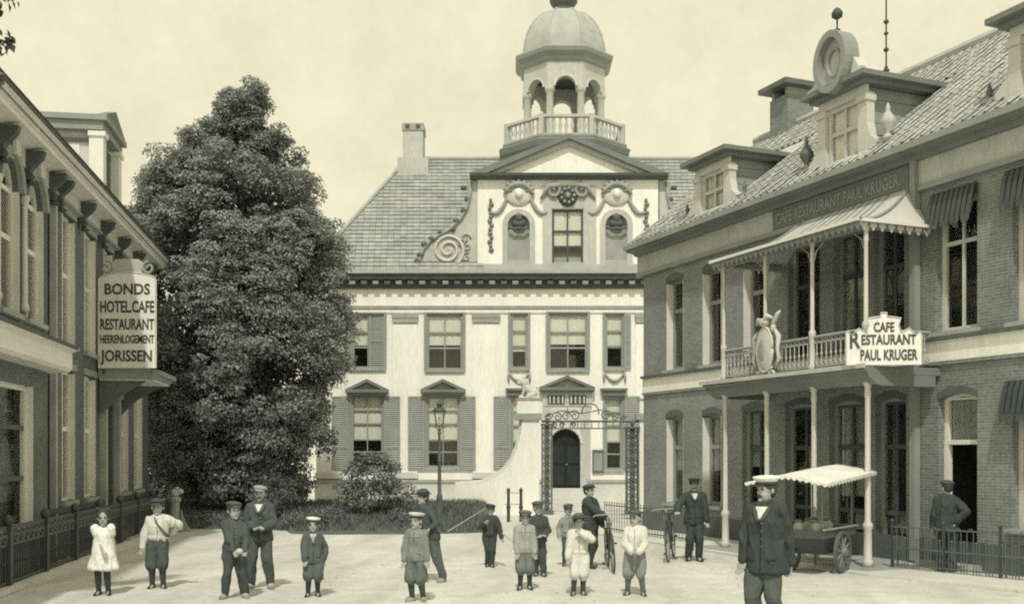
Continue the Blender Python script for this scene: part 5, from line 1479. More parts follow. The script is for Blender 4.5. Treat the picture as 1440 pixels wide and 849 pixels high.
# dark evergreen hedge behind the tree
hg = empty('evergreen_hedge', (-14.5, 41, 0), 0, 'dark evergreen hedge closing the garden behind the great tree', 'hedge')
k = 26000
P = np.stack([rng.uniform(-7.5, 5.2, k), rng.uniform(-.8, .8, k), rng.uniform(0, 1, k) ** .9 * 5.2], 1)
P[:, 2] *= 1 + .12 * np.sin(P[:, 0] * 2.1) + .08 * np.sin(P[:, 0] * 5.3)
leaf_mesh('foliage', P, np.stack([rng.normal(0, .4, k), -np.ones(k), rng.normal(.3, .4, k)], 1), .26, 'leaf_d', hg, .2)
s = MB()
for i in range(12): s.path([(-7 + i * 1.05, 0, -.1), (-7 + i * 1.05 + .1, 0, 3.6)], [.09, .03], 6)
s.build('stem', 'bark', hg)
# light picket fence left of the palace
pf = empty('picket_fence', (-10.4, 42.6, 0), 0, 'pale wooden picket fence beside the palace corner', 'fence')
for z in (.3, .85): bx('rail', 'stone', pf, 0, 2.1, .0, .04, z, z + .08)
pm = MB().prism([(0, 0), (.09, 0), (.09, 1.1), (.045, 1.2), (0, 1.1)], -.025, -.002).mesh('picket'); pm.materials.append(M['plinth'])
for i in range(15): link('picket', pm, pf, (i * .14, 0, 0))
# branch of a street tree reaching in over the hotel eaves
st = empty('street_tree', (-7.35, 12.0, 0), 0, 'leafy branch of a street tree hanging into the upper left corner', 'tree')
s = MB(); s.path([(0, 0, -.1), (.02, .05, 2.5), (0, .1, 5), (.1, .3, 7.4)], [.16, .13, .10, .05], 8)
tips = []
for p1 in ((1.08, 1.0, 7.65), (1.05, 1.05, 7.15), (.98, 1.1, 6.7), (.8, 1.05, 6.2), (1.0, .9, 8.1), (.4, -.3, 8.2), (-.3, .3, 8.2)):
    pts = limb(s, (.05, .2, 6.2), p1, .04, .008, 7); tips.append(pts[-1]); tips.append(pts[-2]); tips.append(pts[-3])
s.build('trunk', 'bark', st, True)
C = np.array([tuple(t) for t in tips]); P, N = clump_leaves(C, [rng.uniform(.16, .26) for _ in tips], 330, np.array([0, 0, 7.0]))
leaf_mesh('crown', P, N, .12, 'leaf_d', st, .5)

# ============================================================ PEOPLE
CLO = {}
def cloth(v):
    k = round(v * 1.1 + .015, 3)
    if k not in CLO: CLO[k] = mat('cloth_%d' % int(k * 1000), k, .9, .22, 5, 60, .3, .1)
    return CLO[k]
def ik(a, b, l1, l2, pole):
    a = Vector(a); b = Vector(b); d = b - a; L_ = d.length
    mx = (l1 + l2) * .998
    if L_ > mx: b = a + d * (mx / L_); d = b - a; L_ = mx
    x = (L_ * L_ + l1 * l1 - l2 * l2) / (2 * L_); h = math.sqrt(max(0, l1 * l1 - x * x))
    dn = d.normalized(); p = Vector(pole); p = (p - dn * p.dot(dn))
    p = p.normalized() if p.length > 1e-5 else Vector((0, 1, 0))
    return a + dn * x + p * h, b
FRONTS = []
from mathutils.bvhtree import BVHTree
def dress_fronts():
    for (o, gm, S, lx, ly, zs, hz, collar, v, top, tie) in FRONTS:
        me = gm.data
        bvh = BVHTree.FromPolygons([tuple(q.co) for q in me.vertices], [tuple(p.vertices) for p in me.polygons])
        def hit(x, z, off=.004):
            h = bvh.ray_cast(Vector((x, -2, z)), Vector((0, 1, 0)))
            return None if h[0] is None else Vector((x, h[0].y - off * S, z))
        def strip(name, pts, r, m, par=gm):
            P_ = [hit(*q) for q in pts]; P_ = [q for q in P_ if q is not None]
            if len(P_) > 1: MB().path(P_, r, 5).build(name, m, par, True)
        zt = zs + .025 * S; zv = zs - (.062 if collar is not None else .02) * S
        if top in ('jacket', 'coat'):
            if collar is not None:                  # shirt showing in the V, lapels either side
                V = []; F = []; n = 6
                for i in range(n + 1):
                    t = i / n; z = zt + (zv - zt) * t; w = .036 * S * (1 - t) + .002
                    row = [hit(lx + w * u, z, .006) for u in (-1, 0, 1)]
                    if any(q is None for q in row): continue
                    V += row
                k = len(V) // 3
                F = [(3 * i + j, 3 * i + 3 + j, 3 * i + 4 + j, 3 * i + 1 + j) for i in range(k - 1) for j in (0, 1)]
                if k > 1: MB().add(V, F).build('shirt_front', cloth(collar), o, True)
                for s in (-1, 1):
                    strip('lapel', [(lx + s * .042 * S * (1 - t) + s * .004 * S + s * .012 * S * math.sin(PI * t), zt + (zv - zt) * t, .006) for t in np.linspace(0, 1, 8)], .012 * S, cloth(v * 1.35 + .015))
            strip('front_edge', [(lx * .5 + .004 * S, zv + (hz + .01 * S - zv) * t, .001) for t in np.linspace(0, 1, 12)], .0035 * S, cloth(v * .4))
            for k in range(4):
                q = hit(lx * .5 + .012 * S, zv - .012 * S + (hz + .12 * S - zv) * k / 4, .003)
                if q is not None: MB().ell(q, (.0085 * S, .005 * S, .0085 * S), 8, 5).build('button', cloth(min(.3, v * 2.2)), gm, True)
            for s in (-1, 1):
                strip('pocket_flap', [(lx * .3 + s * (.042 + .045 * t) * S, hz + .075 * S + .004 * S * t, .002) for t in np.linspace(0, 1, 5)], .007 * S, cloth(v * .6))
        elif top == 'smock':
            strip('yoke_seam', [(lx + t * .085 * S, zs - .045 * S, .001) for t in np.linspace(-1, 1, 10)], .004 * S, cloth(v * .5))
            strip('front_edge', [(lx, zs + .02 * S - .12 * S * t, .001) for t in np.linspace(0, 1, 6)], .004 * S, cloth(v * .4))
        else:
            strip('front_edge', [(lx * .7 + .003 * S, zs + .02 * S + (hz + .03 * S - zs) * t, .001) for t in np.linspace(0, 1, 10)], .004 * S, cloth(v * .55))
            for s in (): strip('brace', [(lx + s * (.055 - .01 * t) * S, zs + .03 * S + (hz + .03 * S - zs) * t, .003) for t in np.linspace(0, 1, 10)], .007 * S, cloth(.12))
        if tie is not None:
            strip('necktie', [(lx, zt - .01 * S - .1 * S * t, .016) for t in np.linspace(0, 1, 5)], .015 * S, cloth(tie))
def person(label, px, feet, H, face=0, child=True, top='jacket', tv_=.06, bot='trousers', bv=.06, sock=.05, shoe='shoe', shv=.04, hat='cap', hv=.07, hair=.05, hands=((-.15, -.03, .45), (.15, -.03, .45)), poles=None,
           feet_xy=((-.06, .0), (.06, .0)), lean=(0, 0), yaw=0, collar=None, mous=False, tie=None, vox=None, group='people standing in the street', hem=None, d=None, fat=1.0, belt=None, z0=0.0):
    D = d or 3150.0 / (feet - 640); X = (px - 720) / 1500 * D
    o = empty('person', (X, D, z0), R(face), label, 'person', group)
    S = H; vox = vox or .0125
    hh = (.188 if child else .155) * S
    zs = (.768 if child else .798) * S; zh = (.49 if child else .52) * S; chin = S - hh
    lx, ly = lean[0] * S, lean[1] * S
    wsh = (.088 if child else .098) * S
    sh = [Vector((-wsh + lx, ly, zs)), Vector((wsh + lx, ly, zs))]
    sw_ = random.uniform(-.014, .014) * S; lx += sw_ * .6
    hp_ = [Vector((-.048 * S + sw_, 0, zh)), Vector((.048 * S + sw_, 0, zh))]
    yaw += random.uniform(-9, 9); face += random.uniform(-7, 7); o.rotation_euler = (0, 0, R(face))
    jj = random.uniform(-.025, .025); feet_xy = tuple((q[0], q[1] + (jj, -jj)[i]) + tuple(q[2:]) for i, q in enumerate(feet_xy))
    ua, fa = .168 * S, .150 * S
    el = []; wr = []
    poles = poles or ((-.6, .7, -.5), (.6, .7, -.5))
    for i in (0, 1):
        e, w = ik(sh[i], Vector(hands[i]) * S, ua, fa, poles[i]); el.append(e); wr.append(w)
    az = .050 * S; th = (zh - az) * .515
    kn = []; an = []
    for i in (0, 1):
        k_, a_ = ik(hp_[i], (feet_xy[i][0] * S, feet_xy[i][1] * S, az + (feet_xy[i][2] * S if len(feet_xy[i]) > 2 else 0)), th, th, (0.0, -1, .1)); kn.append(k_); an.append(a_)
    hm = Matrix.Translation((lx, ly, chin)) @ Matrix.Rotation(R(yaw), 4, 'Z')
    HP = lambda x, y, z: hm @ Vector((x * hh, y * hh, z * hh))
    f = fat
    # --- body: one continuous figure
    b = MB()
    b.loft([(0, 0, zh - .05 * S, .06 * S, .05 * S), (0, 0, zh + .02 * S, .085 * S * f, .06 * S * f), (lx * .4, ly * .4, zh + .12 * S, .075 * S * f, .055 * S * f), (lx * .8, ly * .8, zs - .07 * S, .082 * S, .054 * S), (lx, ly, zs - .01 * S, .07 * S, .04 * S), (lx, ly, zs + .035 * S, .035 * S, .035 * S)])
    for i in (0, 1): b.cap((lx, ly, zs + .012 * S), sh[i] - Vector((0, 0, .016 * S)), .024 * S, .022 * S)
    b.cap((lx, ly + .005 * S, zs), HP(0, .04, .25), .033 * S, .031 * S)
    rm = hm.to_3x3()
    b.ell(HP(0, .06, .60), (.335 * hh, .41 * hh, .39 * hh), 14, 10, rm).ell(HP(0, -.07, .30), (.25 * hh, .29 * hh, .30 * hh), 12, 8, rm)
    b.cap(HP(0, -.33, .50), HP(0, -.40, .39), .045 * hh, .06 * hh).ell(HP(-.335, .05, .45), (.05 * hh, .08 * hh, .12 * hh), 8, 6, rm).ell(HP(.335, .05, .45), (.05 * hh, .08 * hh, .12 * hh), 8, 6, rm)
    b.ell(HP(0, -.30, .60), (.2 * hh, .08 * hh, .05 * hh), 8, 6, rm).ell(HP(0, -.30, .09), (.1 * hh, .09 * hh, .08 * hh), 8, 6, rm)
    for i in (0, 1):
        b.cap(sh[i] - Vector((0, 0, .016 * S)), el[i], .023 * S, .022 * S).cap(el[i], wr[i], .022 * S, .0175 * S)
        b.cap(hp_[i], kn[i], .048 * S, .036 * S).cap(kn[i], an[i], .036 * S, .024 * S)
        fd = Vector(((-.3, .3)[i] * .5, -1, 0)).normalized()
        b.cap(an[i] - Vector((0, 0, .02 * S)), an[i] + fd * .07 * S - Vector((0, 0, .03 * S)), .024 * S, .018 * S)
    # hands, five fingers each, joined to the body mesh at the wrists
    hx = MB()
    for i in (0, 1):
        ax = (wr[i] - el[i]).normalized(); side = Vector(((1, -1)[i], -.4, 0)); side = (side - ax * side.dot(ax)).normalized(); nrm = ax.cross(side)
        u = S * .98
        p0 = wr[i] - ax * .012 * u; p1 = wr[i] + ax * .043 * u
        for q in (-.5, -.17, .17, .5): hx.cap(p0 + side * .018 * u * q, p1 + side * .036 * u * q, .0125 * u, .011 * u, 7)
        for q, ln in ((-.5, .034), (-.17, .042), (.17, .045), (.5, .040)):
            k0 = p1 + side * .038 * u * q; k1 = k0 + ax * ln * .55 * u + nrm * (.006 * u * (1, -1)[i]); k2 = k1 + (ax * .7 + side * -.05 + nrm * (.7 * (1, -1)[i])).normalized() * ln * .5 * u
            hx.cap(k0, k1, .0072 * u, .0065 * u, 6).cap(k1, k2, .0064 * u, .0054 * u, 6)
        t0 = p0 + ax * .012 * u + side * .014 * u; t1 = t0 + (side * .8 + ax * .8).normalized() * .028 * u; t2 = t1 + ax * .024 * u
        hx.cap(t0, t1, .009 * u, .008 * u, 6).cap(t1, t2, .0076 * u, .006 * u, 6)
    bo = b.build('body', M['skin'], o, True)
    remesh_later(bo, max(.009, vox * .85), 0, smooth=2, extra=hx)
    # --- face
    for s in (-1, 1):
        MB().ell(HP(s * .13, -.315, .52), (.055 * hh, .03 * hh, .035 * hh), 8, 5, rm).build('eye', cloth(.03), o, True)
        MB().cap(HP(s * .07, -.345, .60), HP(s * .20, -.31, .61), .016 * hh, .012 * hh, 6).build('eyebrow', cloth(hair), o, True)
    MB().cap(HP(-.085, -.345, .215), HP(.085, -.345, .215), .018 * hh, .018 * hh, 6).build('mouth', cloth(.12), o, True)
    if mous:
        MB().cap(HP(-.02, -.385, .275), HP(-.17, -.33, .22), .05 * hh, .02 * hh, 8).cap(HP(.02, -.385, .275), HP(.17, -.33, .22), .05 * hh, .02 * hh, 8).build('moustache', cloth(hair), o, True)
    if mous == 2:
        m_ = MB().ell(HP(0, -.22, .06), (.2 * hh, .17 * hh, .22 * hh), 10, 8, rm).build('beard', cloth(hair), o, True)
    hr = MB().ell(HP(0, .10, .64), (.36 * hh, .41 * hh, .38 * hh), 14, 10, rm)
    if hat == 'bow':
        hr.ell(HP(0, .2, .40), (.38 * hh, .3 * hh, .5 * hh), 12, 8, rm)
    else: hr.ell(HP(0, .2, .42), (.29 * hh, .25 * hh, .25 * hh), 12, 8, rm)
    ho = hr.build('hair', cloth(hair), o, True); remesh_later(ho, .012, .012, .03, 1)
    # --- headgear
    htilt = hm @ Matrix.Translation((0, 0, .8 * hh)) @ Matrix.Rotation(R(random.uniform(-9, 9)), 4, 'Y') @ Matrix.Rotation(R(random.uniform(-7, 4)), 4, 'X') @ Matrix.Translation((0, 0, -.8 * hh))
    h_ = MB(htilt)
    def el2(c, r, rot=None): h_.ell(tuple(q * hh for q in c), tuple(q * hh for q in r), 16, 8, rot)
    if hat in ('cap', 'flat'):
        el2((0, .06, .86), (.46, .52, .17)); el2((0, .08, .80), (.39, .46, .16))
        el2((0, -.37, .745), (.28, .26, .04), Matrix.Rotation(R(14), 3, 'X'))
    elif hat == 'peaked':
        h_.loft([(0, .05 * hh, .70 * hh, .37 * hh, .44 * hh), (0, .05 * hh, .86 * hh, .38 * hh, .45 * hh), (0, .04 * hh, .95 * hh, .50 * hh, .57 * hh), (0, .04 * hh, 1.02 * hh, .48 * hh, .54 * hh), (0, .05 * hh, 1.06 * hh, .2 * hh, .25 * hh)], 20)
    elif hat == 'bowler':
        el2((0, .05, .80), (.42, .48, .36)); h_.lathe([(.58 * hh, .76 * hh), (.60 * hh, .79 * hh), (.4 * hh, .80 * hh)], 20, (0, .05 * hh, 0))
    elif hat == 'straw':
        el2((0, .05, .84), (.40, .46, .26)); h_.lathe([(.80 * hh, .76 * hh), (.82 * hh, .79 * hh), (.4 * hh, .84 * hh)], 20, (0, .05 * hh, 0))
    elif hat == 'sailor':
        h_.loft([(0, .05 * hh, .68 * hh, .37 * hh, .44 * hh), (0, .05 * hh, .82 * hh, .39 * hh, .46 * hh), (0, .07 * hh, .92 * hh, .50 * hh, .55 * hh), (0, .07 * hh, .99 * hh, .46 * hh, .5 * hh), (0, .07 * hh, 1.02 * hh, .2 * hh, .2 * hh)], 20)
    elif hat == 'bow':
        el2((0, .10, .98), (.28, .12, .12)); el2((-.28, .12, 1.02), (.22, .08, .15)); el2((.28, .12, 1.02), (.22, .08, .15))
    if h_.v:
        hato = h_.build('hair_bow' if hat == 'bow' else 'hat' if hat in ('bowler', 'straw') else 'cap', cloth(hv), o, True)
        if hat in ('peaked', 'sailor'):
            MB(htilt).loft([(0, .05 * hh, .685 * hh, .385 * hh, .455 * hh), (0, .05 * hh, .80 * hh, .40 * hh, .47 * hh)], 20).build('cap_band', cloth(.04), hato, True)
        if hat == 'peaked':
            MB(htilt).ell((0, -.44 * hh, .70 * hh), (.29 * hh, .20 * hh, .03 * hh), 14, 6, Matrix.Rotation(R(18), 3, 'X')).build('visor', cloth(.03), hato, True)
        if hat in ('straw', 'bowler'):
            MB(htilt).loft([(0, .05 * hh, .80 * hh, .425 * hh, .485 * hh), (0, .05 * hh, .88 * hh, .42 * hh, .48 * hh)], 20).build('hat_band', cloth(.03), hato, True)
    # --- clothes
    t = MB()
    if top in ('jacket', 'shirt', 'smock', 'coat'):
        loose = {'jacket': 1.0, 'shirt': 1.06, 'smock': 1.10, 'coat': 1.04}[top] * f
        hz = (hem if hem is not None else {'jacket': .44, 'shirt': .50, 'smock': .43, 'coat': .40}[top]) * S
        flare = {'jacket': .112, 'shirt': .092, 'smock': .118, 'coat': .118}[top] * S * f
        t.loft([(0, 0, hz, flare, flare * .78), (0, 0, hz + .05 * S, flare * .99, flare * .78), (lx * .4, ly * .4, .62 * S, .094 * S * loose, .074 * S * loose), (lx * .8, ly * .8, zs - .065 * S, .107 * S * loose, .078 * S * loose), (lx, ly, zs + .005 * S, .098 * S, .058 * S), (lx, ly, zs + .04 * S, .048 * S, .045 * S)])
        for i in (0, 1): t.cap((lx, ly + .008 * S, zs + .028 * S), sh[i] - Vector((0, 0, .012 * S)), .034 * S, .040 * S)
        if top == 'shirt': t.ell((lx * .5, ly * .5, hz + .05 * S), (.108 * S, .088 * S, .05 * S))
        if top == 'smock': t.ell((lx * .5, ly * .5, hz + .06 * S), (.122 * S, .1 * S, .06 * S))
        k_ = 1.12 if top in ('shirt', 'smock') else 1.0
        for i in (0, 1):
            t.cap(sh[i] - Vector((0, 0, .01 * S)), el[i], .039 * S * k_, .036 * S * k_).cap(el[i], el[i].lerp(wr[i], .93), .036 * S * k_, .027 * S)
        to = t.build({'jacket': 'jacket', 'shirt': 'shirt', 'smock': 'smock', 'coat': 'coat'}[top], cloth(tv_), o, True)
    elif top == 'dress':
        hz = .31 * S
        t.loft([(0, 0, hz, .165 * S, .14 * S), (0, 0, hz + .05 * S, .155 * S, .13 * S), (0, 0, .52 * S, .118 * S, .095 * S), (0, 0, .66 * S, .095 * S, .075 * S), (0, 0, zs - .05 * S, .10 * S, .075 * S), (0, 0, zs + .01 * S, .088 * S, .055 * S), (0, 0, zs + .03 * S, .05 * S, .045 * S)], 22)
        for i in (0, 1): t.cap(sh[i], sh[i].lerp(el[i], .3), .044 * S, .042 * S)
        to = t.build('dress', cloth(tv_), o, True)
        rf = MB()
        for i in (0, 1): rf.cap(sh[i] + Vector((0, -.01 * S, .015 * S)), sh[i].lerp(el[i], .28), .050 * S, .040 * S)
        rfo = rf.build('sleeve_frill', cloth(tv_), o, True); remesh_later(rfo, .012, .02, .03, 1)
        if False: pass
    remesh_later(to, vox, .036 * (1 if child else 1.15) * (1.15 if fat > 1.05 else 1), .055, 3)
    if top in ('jacket', 'coat', 'smock', 'shirt'): FRONTS.append((o, to, S, lx, ly, zs, (hem if hem is not None else .44) * S, collar, tv_, top, tie))
    if belt is not None:
        MB().loft([(0, 0, (hem or .5) * S + .055 * S, .112 * S, .09 * S), (0, 0, (hem or .5) * S + .085 * S, .112 * S, .09 * S)], 20).build('belt', cloth(belt), o, True)
    g = MB()
    if bot in ('trousers', 'breeches', 'shorts'):
        pu_ = 1.0 if bot == 'trousers' else 1.16
        g.loft([(0, 0, zh - .07 * S, .085 * S * f, .066 * S * f), (0, 0, zh, .098 * S * f, .076 * S * f), (0, 0, zh + .07 * S, .088 * S * f, .07 * S * f)])
        for i in (0, 1):
            if bot == 'trousers':
                g.cap(hp_[i], kn[i], .062 * S * f, .046 * S).cap(kn[i], an[i] + Vector((0, 0, .012 * S)), .045 * S, .037 * S)
            else:
                kk = kn[i].lerp(an[i], .14 if bot == 'breeches' else .02)
                g.cap(hp_[i], kn[i], .066 * S, .058 * S * (1.08 if bot == 'breeches' else 1.0)).cap(kn[i], kk, .058 * S, .046 * S)
        go = g.build('trousers' if bot == 'trousers' else 'breeches', cloth(bv), o, True)
        remesh_later(go, vox, .034, .05, 2)
    if bot != 'trousers':
        for i in (0, 1):
            MB().cap(kn[i].lerp(an[i], -.05), kn[i].lerp(an[i], .4), .040 * S, .0375 * S).cap(kn[i].lerp(an[i], .4), an[i] - Vector((0, 0, .01 * S)), .0375 * S, .027 * S).build('stocking', cloth(sock), o, True)
    for i in (0, 1):
        fd = Vector(((-.35, .35)[i], -1, 0)).normalized(); a_ = an[i]; zb = a_.z - az
        c = MB(); k_ = 1.22 if shoe == 'clog' else 1.0
        c.cap(a_ + fd * -.018 * S + Vector((0, 0, -.026 * S)), a_ + fd * .045 * S + Vector((0, 0, -.030 * S)), .028 * S * k_, .026 * S * k_)
        c.cap(a_ + fd * .03 * S + Vector((0, 0, -.030 * S)), a_ + fd * (.088 if shoe != 'clog' else .10) * S + Vector((0, 0, -.034 * S)), .027 * S * k_, .019 * S * k_)
        if shoe == 'clog': c.cap(a_ + fd * .10 * S + Vector((0, 0, -.03 * S)), a_ + fd * .135 * S + Vector((0, 0, -.012 * S)), .022 * S, .008 * S)
        else: c.cap(a_ + Vector((0, 0, .012 * S)), a_ + Vector((0, 0, -.02 * S)), .031 * S, .030 * S)
        c.v = [(v[0], v[1], max(v[2], zb + .002)) for v in c.v]
        c.build('clog' if shoe == 'clog' else 'shoe', cloth(shv), o, True)
    o['_w'] = 0; del o['_w']
    return o, wr, (lx, ly, zs, S)

W2 = ((-.06, -.02), (.06, .02))
person('girl in a white frilled dress standing by the hotel fence', 145, 836, 1.28, 12, True, 'dress', .72, 'none', .1, .045, 'shoe', .03, 'bow', .05, .05, ((.03, -.13, .50), (.14, -.02, .42)), feet_xy=((-.05, .0), (.06, .0)))
p, w, g = person('boy in a white shirt with a dark strap across his chest', 222, 827, 1.42, 6, True, 'shirt', .54, 'breeches', .075, .06, 'shoe', .04, 'flat', .06, .08, ((-.17, -.03, .43), (.12, .11, .60)), hem=.52, poles=((-.6, .6, -.4), (1, .3, -.2)))
lx, ly, zs, S = g
MB().path([(-.03 * S, -.05 * S, zs + .035 * S), (-.01 * S, -.085 * S, zs - .03 * S), (.05 * S, -.105 * S, .66 * S), (.10 * S, -.07 * S, .60 * S), (.115 * S, .0, .58 * S)], .012 * S, 6).build('shoulder_strap', cloth(.1), p, True)
p, w, g = person('boy in dark clothes and pale clogs, hands held together at his belt', 330, 840, 1.42, 14, True, 'jacket', .075, 'trousers', .065, .05, 'clog', .34, 'cap', .09, .06, ((.0, -.14, .50), (.10, -.15, .50)), feet_xy=((-.10, .0), (.10, .0)), hem=.50, yaw=25)
S = g[3]; MB().ell((.05 * S, -.19 * S, .50 * S), (.035 * S, .03 * S, .03 * S)).build('held_parcel', cloth(.5), p, True)
person('moustached man in a dark jacket and light cap behind the boy in clogs', 366, 826, 1.62, -4, False, 'jacket', .08, 'trousers', .085, .05, 'clog', .40, 'cap', .30, .06, ((-.03, -.13, .595), (.06, -.14, .60)), feet_xy=((-.09, .02), (.10, -.02)), collar=.6, mous=True, hem=.47)
person('little boy in a dark suit and white cap with a hand in his pocket', 440, 838, 1.18, 5, True, 'jacket', .09, 'breeches', .10, .04, 'shoe', .04, 'sailor', .68, .06, ((-.10, -.10, .46), (.14, .02, .47)), collar=.55, tie=.35, hem=.43, poles=((-1, .2, -.2), (.8, .6, -.4)))
person('boy in a grey smock, baggy breeches and light banded cap', 586, 845, 1.28, -16, True, 'smock', .20, 'breeches', .13, .055, 'clog', .32, 'sailor', .5, .12, ((-.14, -.06, .42), (.14, -.06, .45)), feet_xy=((-.05, .0), (.07, .02)), hem=.46, belt=.1, yaw=-10)
person('man in a dark bowler hat leaning behind the boy in the grey smock', 604, 818, 1.52, -35, False, 'jacket', .07, 'trousers', .10, .05, 'clog', .30, 'bowler', .07, .05, ((-.05, -.12, .60), (.10, -.14, .56)), feet_xy=((-.06, -.05), (.12, .10)), lean=(-.06, -.04), hem=.47)
p, w, g = person('small dark clothed boy walking with a long stick near the grass', 689, 796, 1.18, 4, True, 'jacket', .055, 'trousers', .05, .05, 'shoe', .05, 'cap', .05, .05, ((-.08, -.15, .70), (.20, -.06, .43)), feet_xy=((-.03, .0), (.03, -.02)), lean=(.01, 0), hem=.5)
person('boy in a light grey smock and knee breeches beside the dark jacketed boy', 738, 828, 1.24, -6, True, 'smock', .30, 'breeches', .16, .05, 'shoe', .04, 'cap', .12, .06, ((-.10, -.10, .43), (.13, -.09, .43)), hem=.47)
person('boy in a dark jacket partly hidden behind the boy in grey', 757, 809, 1.30, 8, True, 'jacket', .06, 'trousers', .07, .05, 'shoe', .07, 'cap', .08, .05, ((-.02, -.14, .55), (.08, -.15, .56)), feet_xy=((-.03, .02), (.06, -.02)), hem=.47)
person('boy in a pale grey jacket peering from behind the straw hatted boy', 799, 795, 1.18, 10, True, 'jacket', .26, 'trousers', .08, .05, 'shoe', .05, 'cap', .10, .06, ((-.15, -.05, .48), (.10, -.14, .52)), hem=.47)
person('boy in white shirt and white breeches under a broad dark hat', 813, 836, 1.22, -3, True, 'shirt', .54, 'breeches', .56, .06, 'shoe', .06, 'straw', .10, .06, ((-.13, -.08, .44), (.03, -.15, .77)), hem=.48, poles=((-.6, .6, -.4), (.9, -.2, -.6)))
pm13 = person('dark suited man in a cap holding a bicycle by the handlebar', 829, 798, 1.56, 58, False, 'jacket', .05, 'trousers', .05, .05, 'shoe', .05, 'cap', .06, .05, ((-.02, -.26, .60), (.12, -.12, .50)), feet_xy=((-.05, -.02), (.05, .03)), hem=.46, yaw=-20, group='men with bicycles')
person('boy in a white shirt and grey breeches with hands together, right of the bicycle', 893, 837, 1.28, -14, True, 'shirt', .54, 'breeches', .22, .12, 'shoe', .07, 'cap', .10, .06, ((-.04, -.15, .53), (.07, -.16, .53)), feet_xy=((-.09, .0), (.10, .0)), hem=.50, yaw=-20)
person('uniformed man with peaked cap and moustache standing beside a bicycle', 976, 788, 1.64, -10, False, 'coat', .045, 'trousers', .05, .05, 'shoe', .03, 'peaked', .06, .05, ((-.22, -.18, .60), (.15, -.06, .46)), collar=.5, mous=True, hem=.45, group='men with bicycles')
person('stout moustached man in dark coat and white topped peaked cap, nearest the camera', 1078, 902, 1.86, -34, False, 'coat', .045, 'trousers', .09, .05, 'shoe', .03, 'peaked', .72, .045, ((-.14, -.06, .46), (.11, .06, .47)), feet_xy=((-.06, .0), (.07, .03)), collar=.6, mous=True, vox=.011, hem=.43, d=12.0, fat=1.07, yaw=-24)
person('dark coated man in a cap standing at the doorway behind the railing', 1331, 795, 1.66, 150, False, 'coat', .05, 'trousers', .06, .05, 'shoe', .03, 'cap', .07, .05, ((-.10, .05, .56), (.14, -.02, .46)), hem=.45, d=18.95, poles=((-1, .1, 0), (.5, .6, -.4)), yaw=40)
lion_done = True
finish_remesh()
dress_fronts()

# sticks carried by the walking boy
S1 = empty('long_stick', (0, 0, 0), 0, 'long pale stick held by the walking boy', 'stick')
dd = 20.05
def at(px, py, D): return ((px - 720) / 1500 * D, D, 2.1 + (640 - py) / 1500 * D)
MB().path([at(683, 714, dd - .15), at(660, 728, dd - .25), at(629, 747, dd - .35)], [.009, .010, .012], 7).build('shaft', 'stone', S1)
S2 = empty('short_cane', (0, 0, 0), 0, 'short cane in the lowered hand of the walking boy', 'stick')
MB().path([at(706, 749, dd - .1), at(723, 763, dd - .2)], [.012, .01], 7).build('shaft', 'stone', S2)

# ============================================================ BICYCLES AND HANDCART
def bicycle(loc, rz, label, tilt=0):
    b = empty('bicycle', loc, rz, label, 'bicycle', 'bicycles in the street')
    b.rotation_euler = (R(tilt), 0, rz)
    wr = .34
    for x in (-.55, .55):
        w = MB().path([(x + wr * math.cos(t), 0, wr + .005 + wr * math.sin(t)) for t in np.linspace(0, 2 * PI, 33)], .017, 6).build('wheel', 'iron', b, True)
        MB().path([(x + (wr - .03) * math.cos(t), 0, wr + .005 + (wr - .03) * math.sin(t)) for t in np.linspace(0, 2 * PI, 33)], .010, 5).build('rim', 'stone', w, True)
        s = MB()
        for k in range(18):
            t = 2 * PI * k / 18; s.path([(x, .02 if k % 2 else -.02, wr), (x + (wr - .03) * math.cos(t), 0, wr + (wr - .03) * math.sin(t))], .0025, 4)
        s.tube((x, -.045, wr), (x, .045, wr), .02, .02, 8)
        tag(s.build('spokes', 'stone', w), kind='stuff')
        MB().path([(x + (wr + .035) * math.cos(t), 0, wr + (wr + .035) * math.sin(t)) for t in np.linspace(R(20 if x < 0 else 40), R(190 if x < 0 else 140), 14)], .014, 5).build('mudguard', 'iron', b)
    hd = (.36, 0, .88); bb = (-.06, 0, .29); st = (-.20, 0, .82)
    f = MB()
    for p, q in ((hd, bb), (bb, st), (st, (hd[0] + .01, 0, .86)), (bb, (-.55, 0, .345)), ((-.18, 0, .78), (-.55, 0, .345)), ((.35, 0, .95), (.40, 0, .74)), ((.40, 0, .74), (.55, 0, .345))): f.path([p, q], .015, 6)
    f.build('frame', 'iron', b)
    MB().path([(.34, -.28, 1.0), (.28, -.24, 1.02), (.36, -.08, 1.03), (.36, .08, 1.03), (.28, .24, 1.02), (.34 - .12, .28, 1.0)], .012, 6).path([(.35, 0, .93), (.36, 0, 1.03)], .014, 6).build('handlebar', 'stone', b, True)
    MB().ell((-.22, 0, .92), (.14, .08, .035), 12, 6).path([(-.2, 0, .8), (-.215, 0, .91)], .013, 6).ell((-.32, 0, .915), (.07, .1, .04), 10, 6).build('saddle', 'darkpaint', b, True)
    c = MB().tube((-.06, -.02, .29), (-.06, .02, .29), .09, .09, 14)
    c.path([(-.06, -.09, .29), (-.06, -.09, .12)], .01, 5).path([(-.06, .09, .29), (-.06, .09, .46)], .01, 5).path([(-.06, -.09, .29), (-.06, .09, .29)], .01, 5)
    c.box(-.10, -.02, -.15, -.09, .10, .13).box(-.10, -.02, .09, .15, .45, .48)
    c.build('crank', 'iron', b)
    MB().tube((.46, -.02, .86), (.52, -.02, .86), .04, .05, 10).build('bicycle_lamp', 'iron_g', b)
    return b
bicycle(((858 - 720) / 1500 * 19.75, 19.6, .012), R(-90), 'black bicycle seen end on beside the dark suited man', 4)
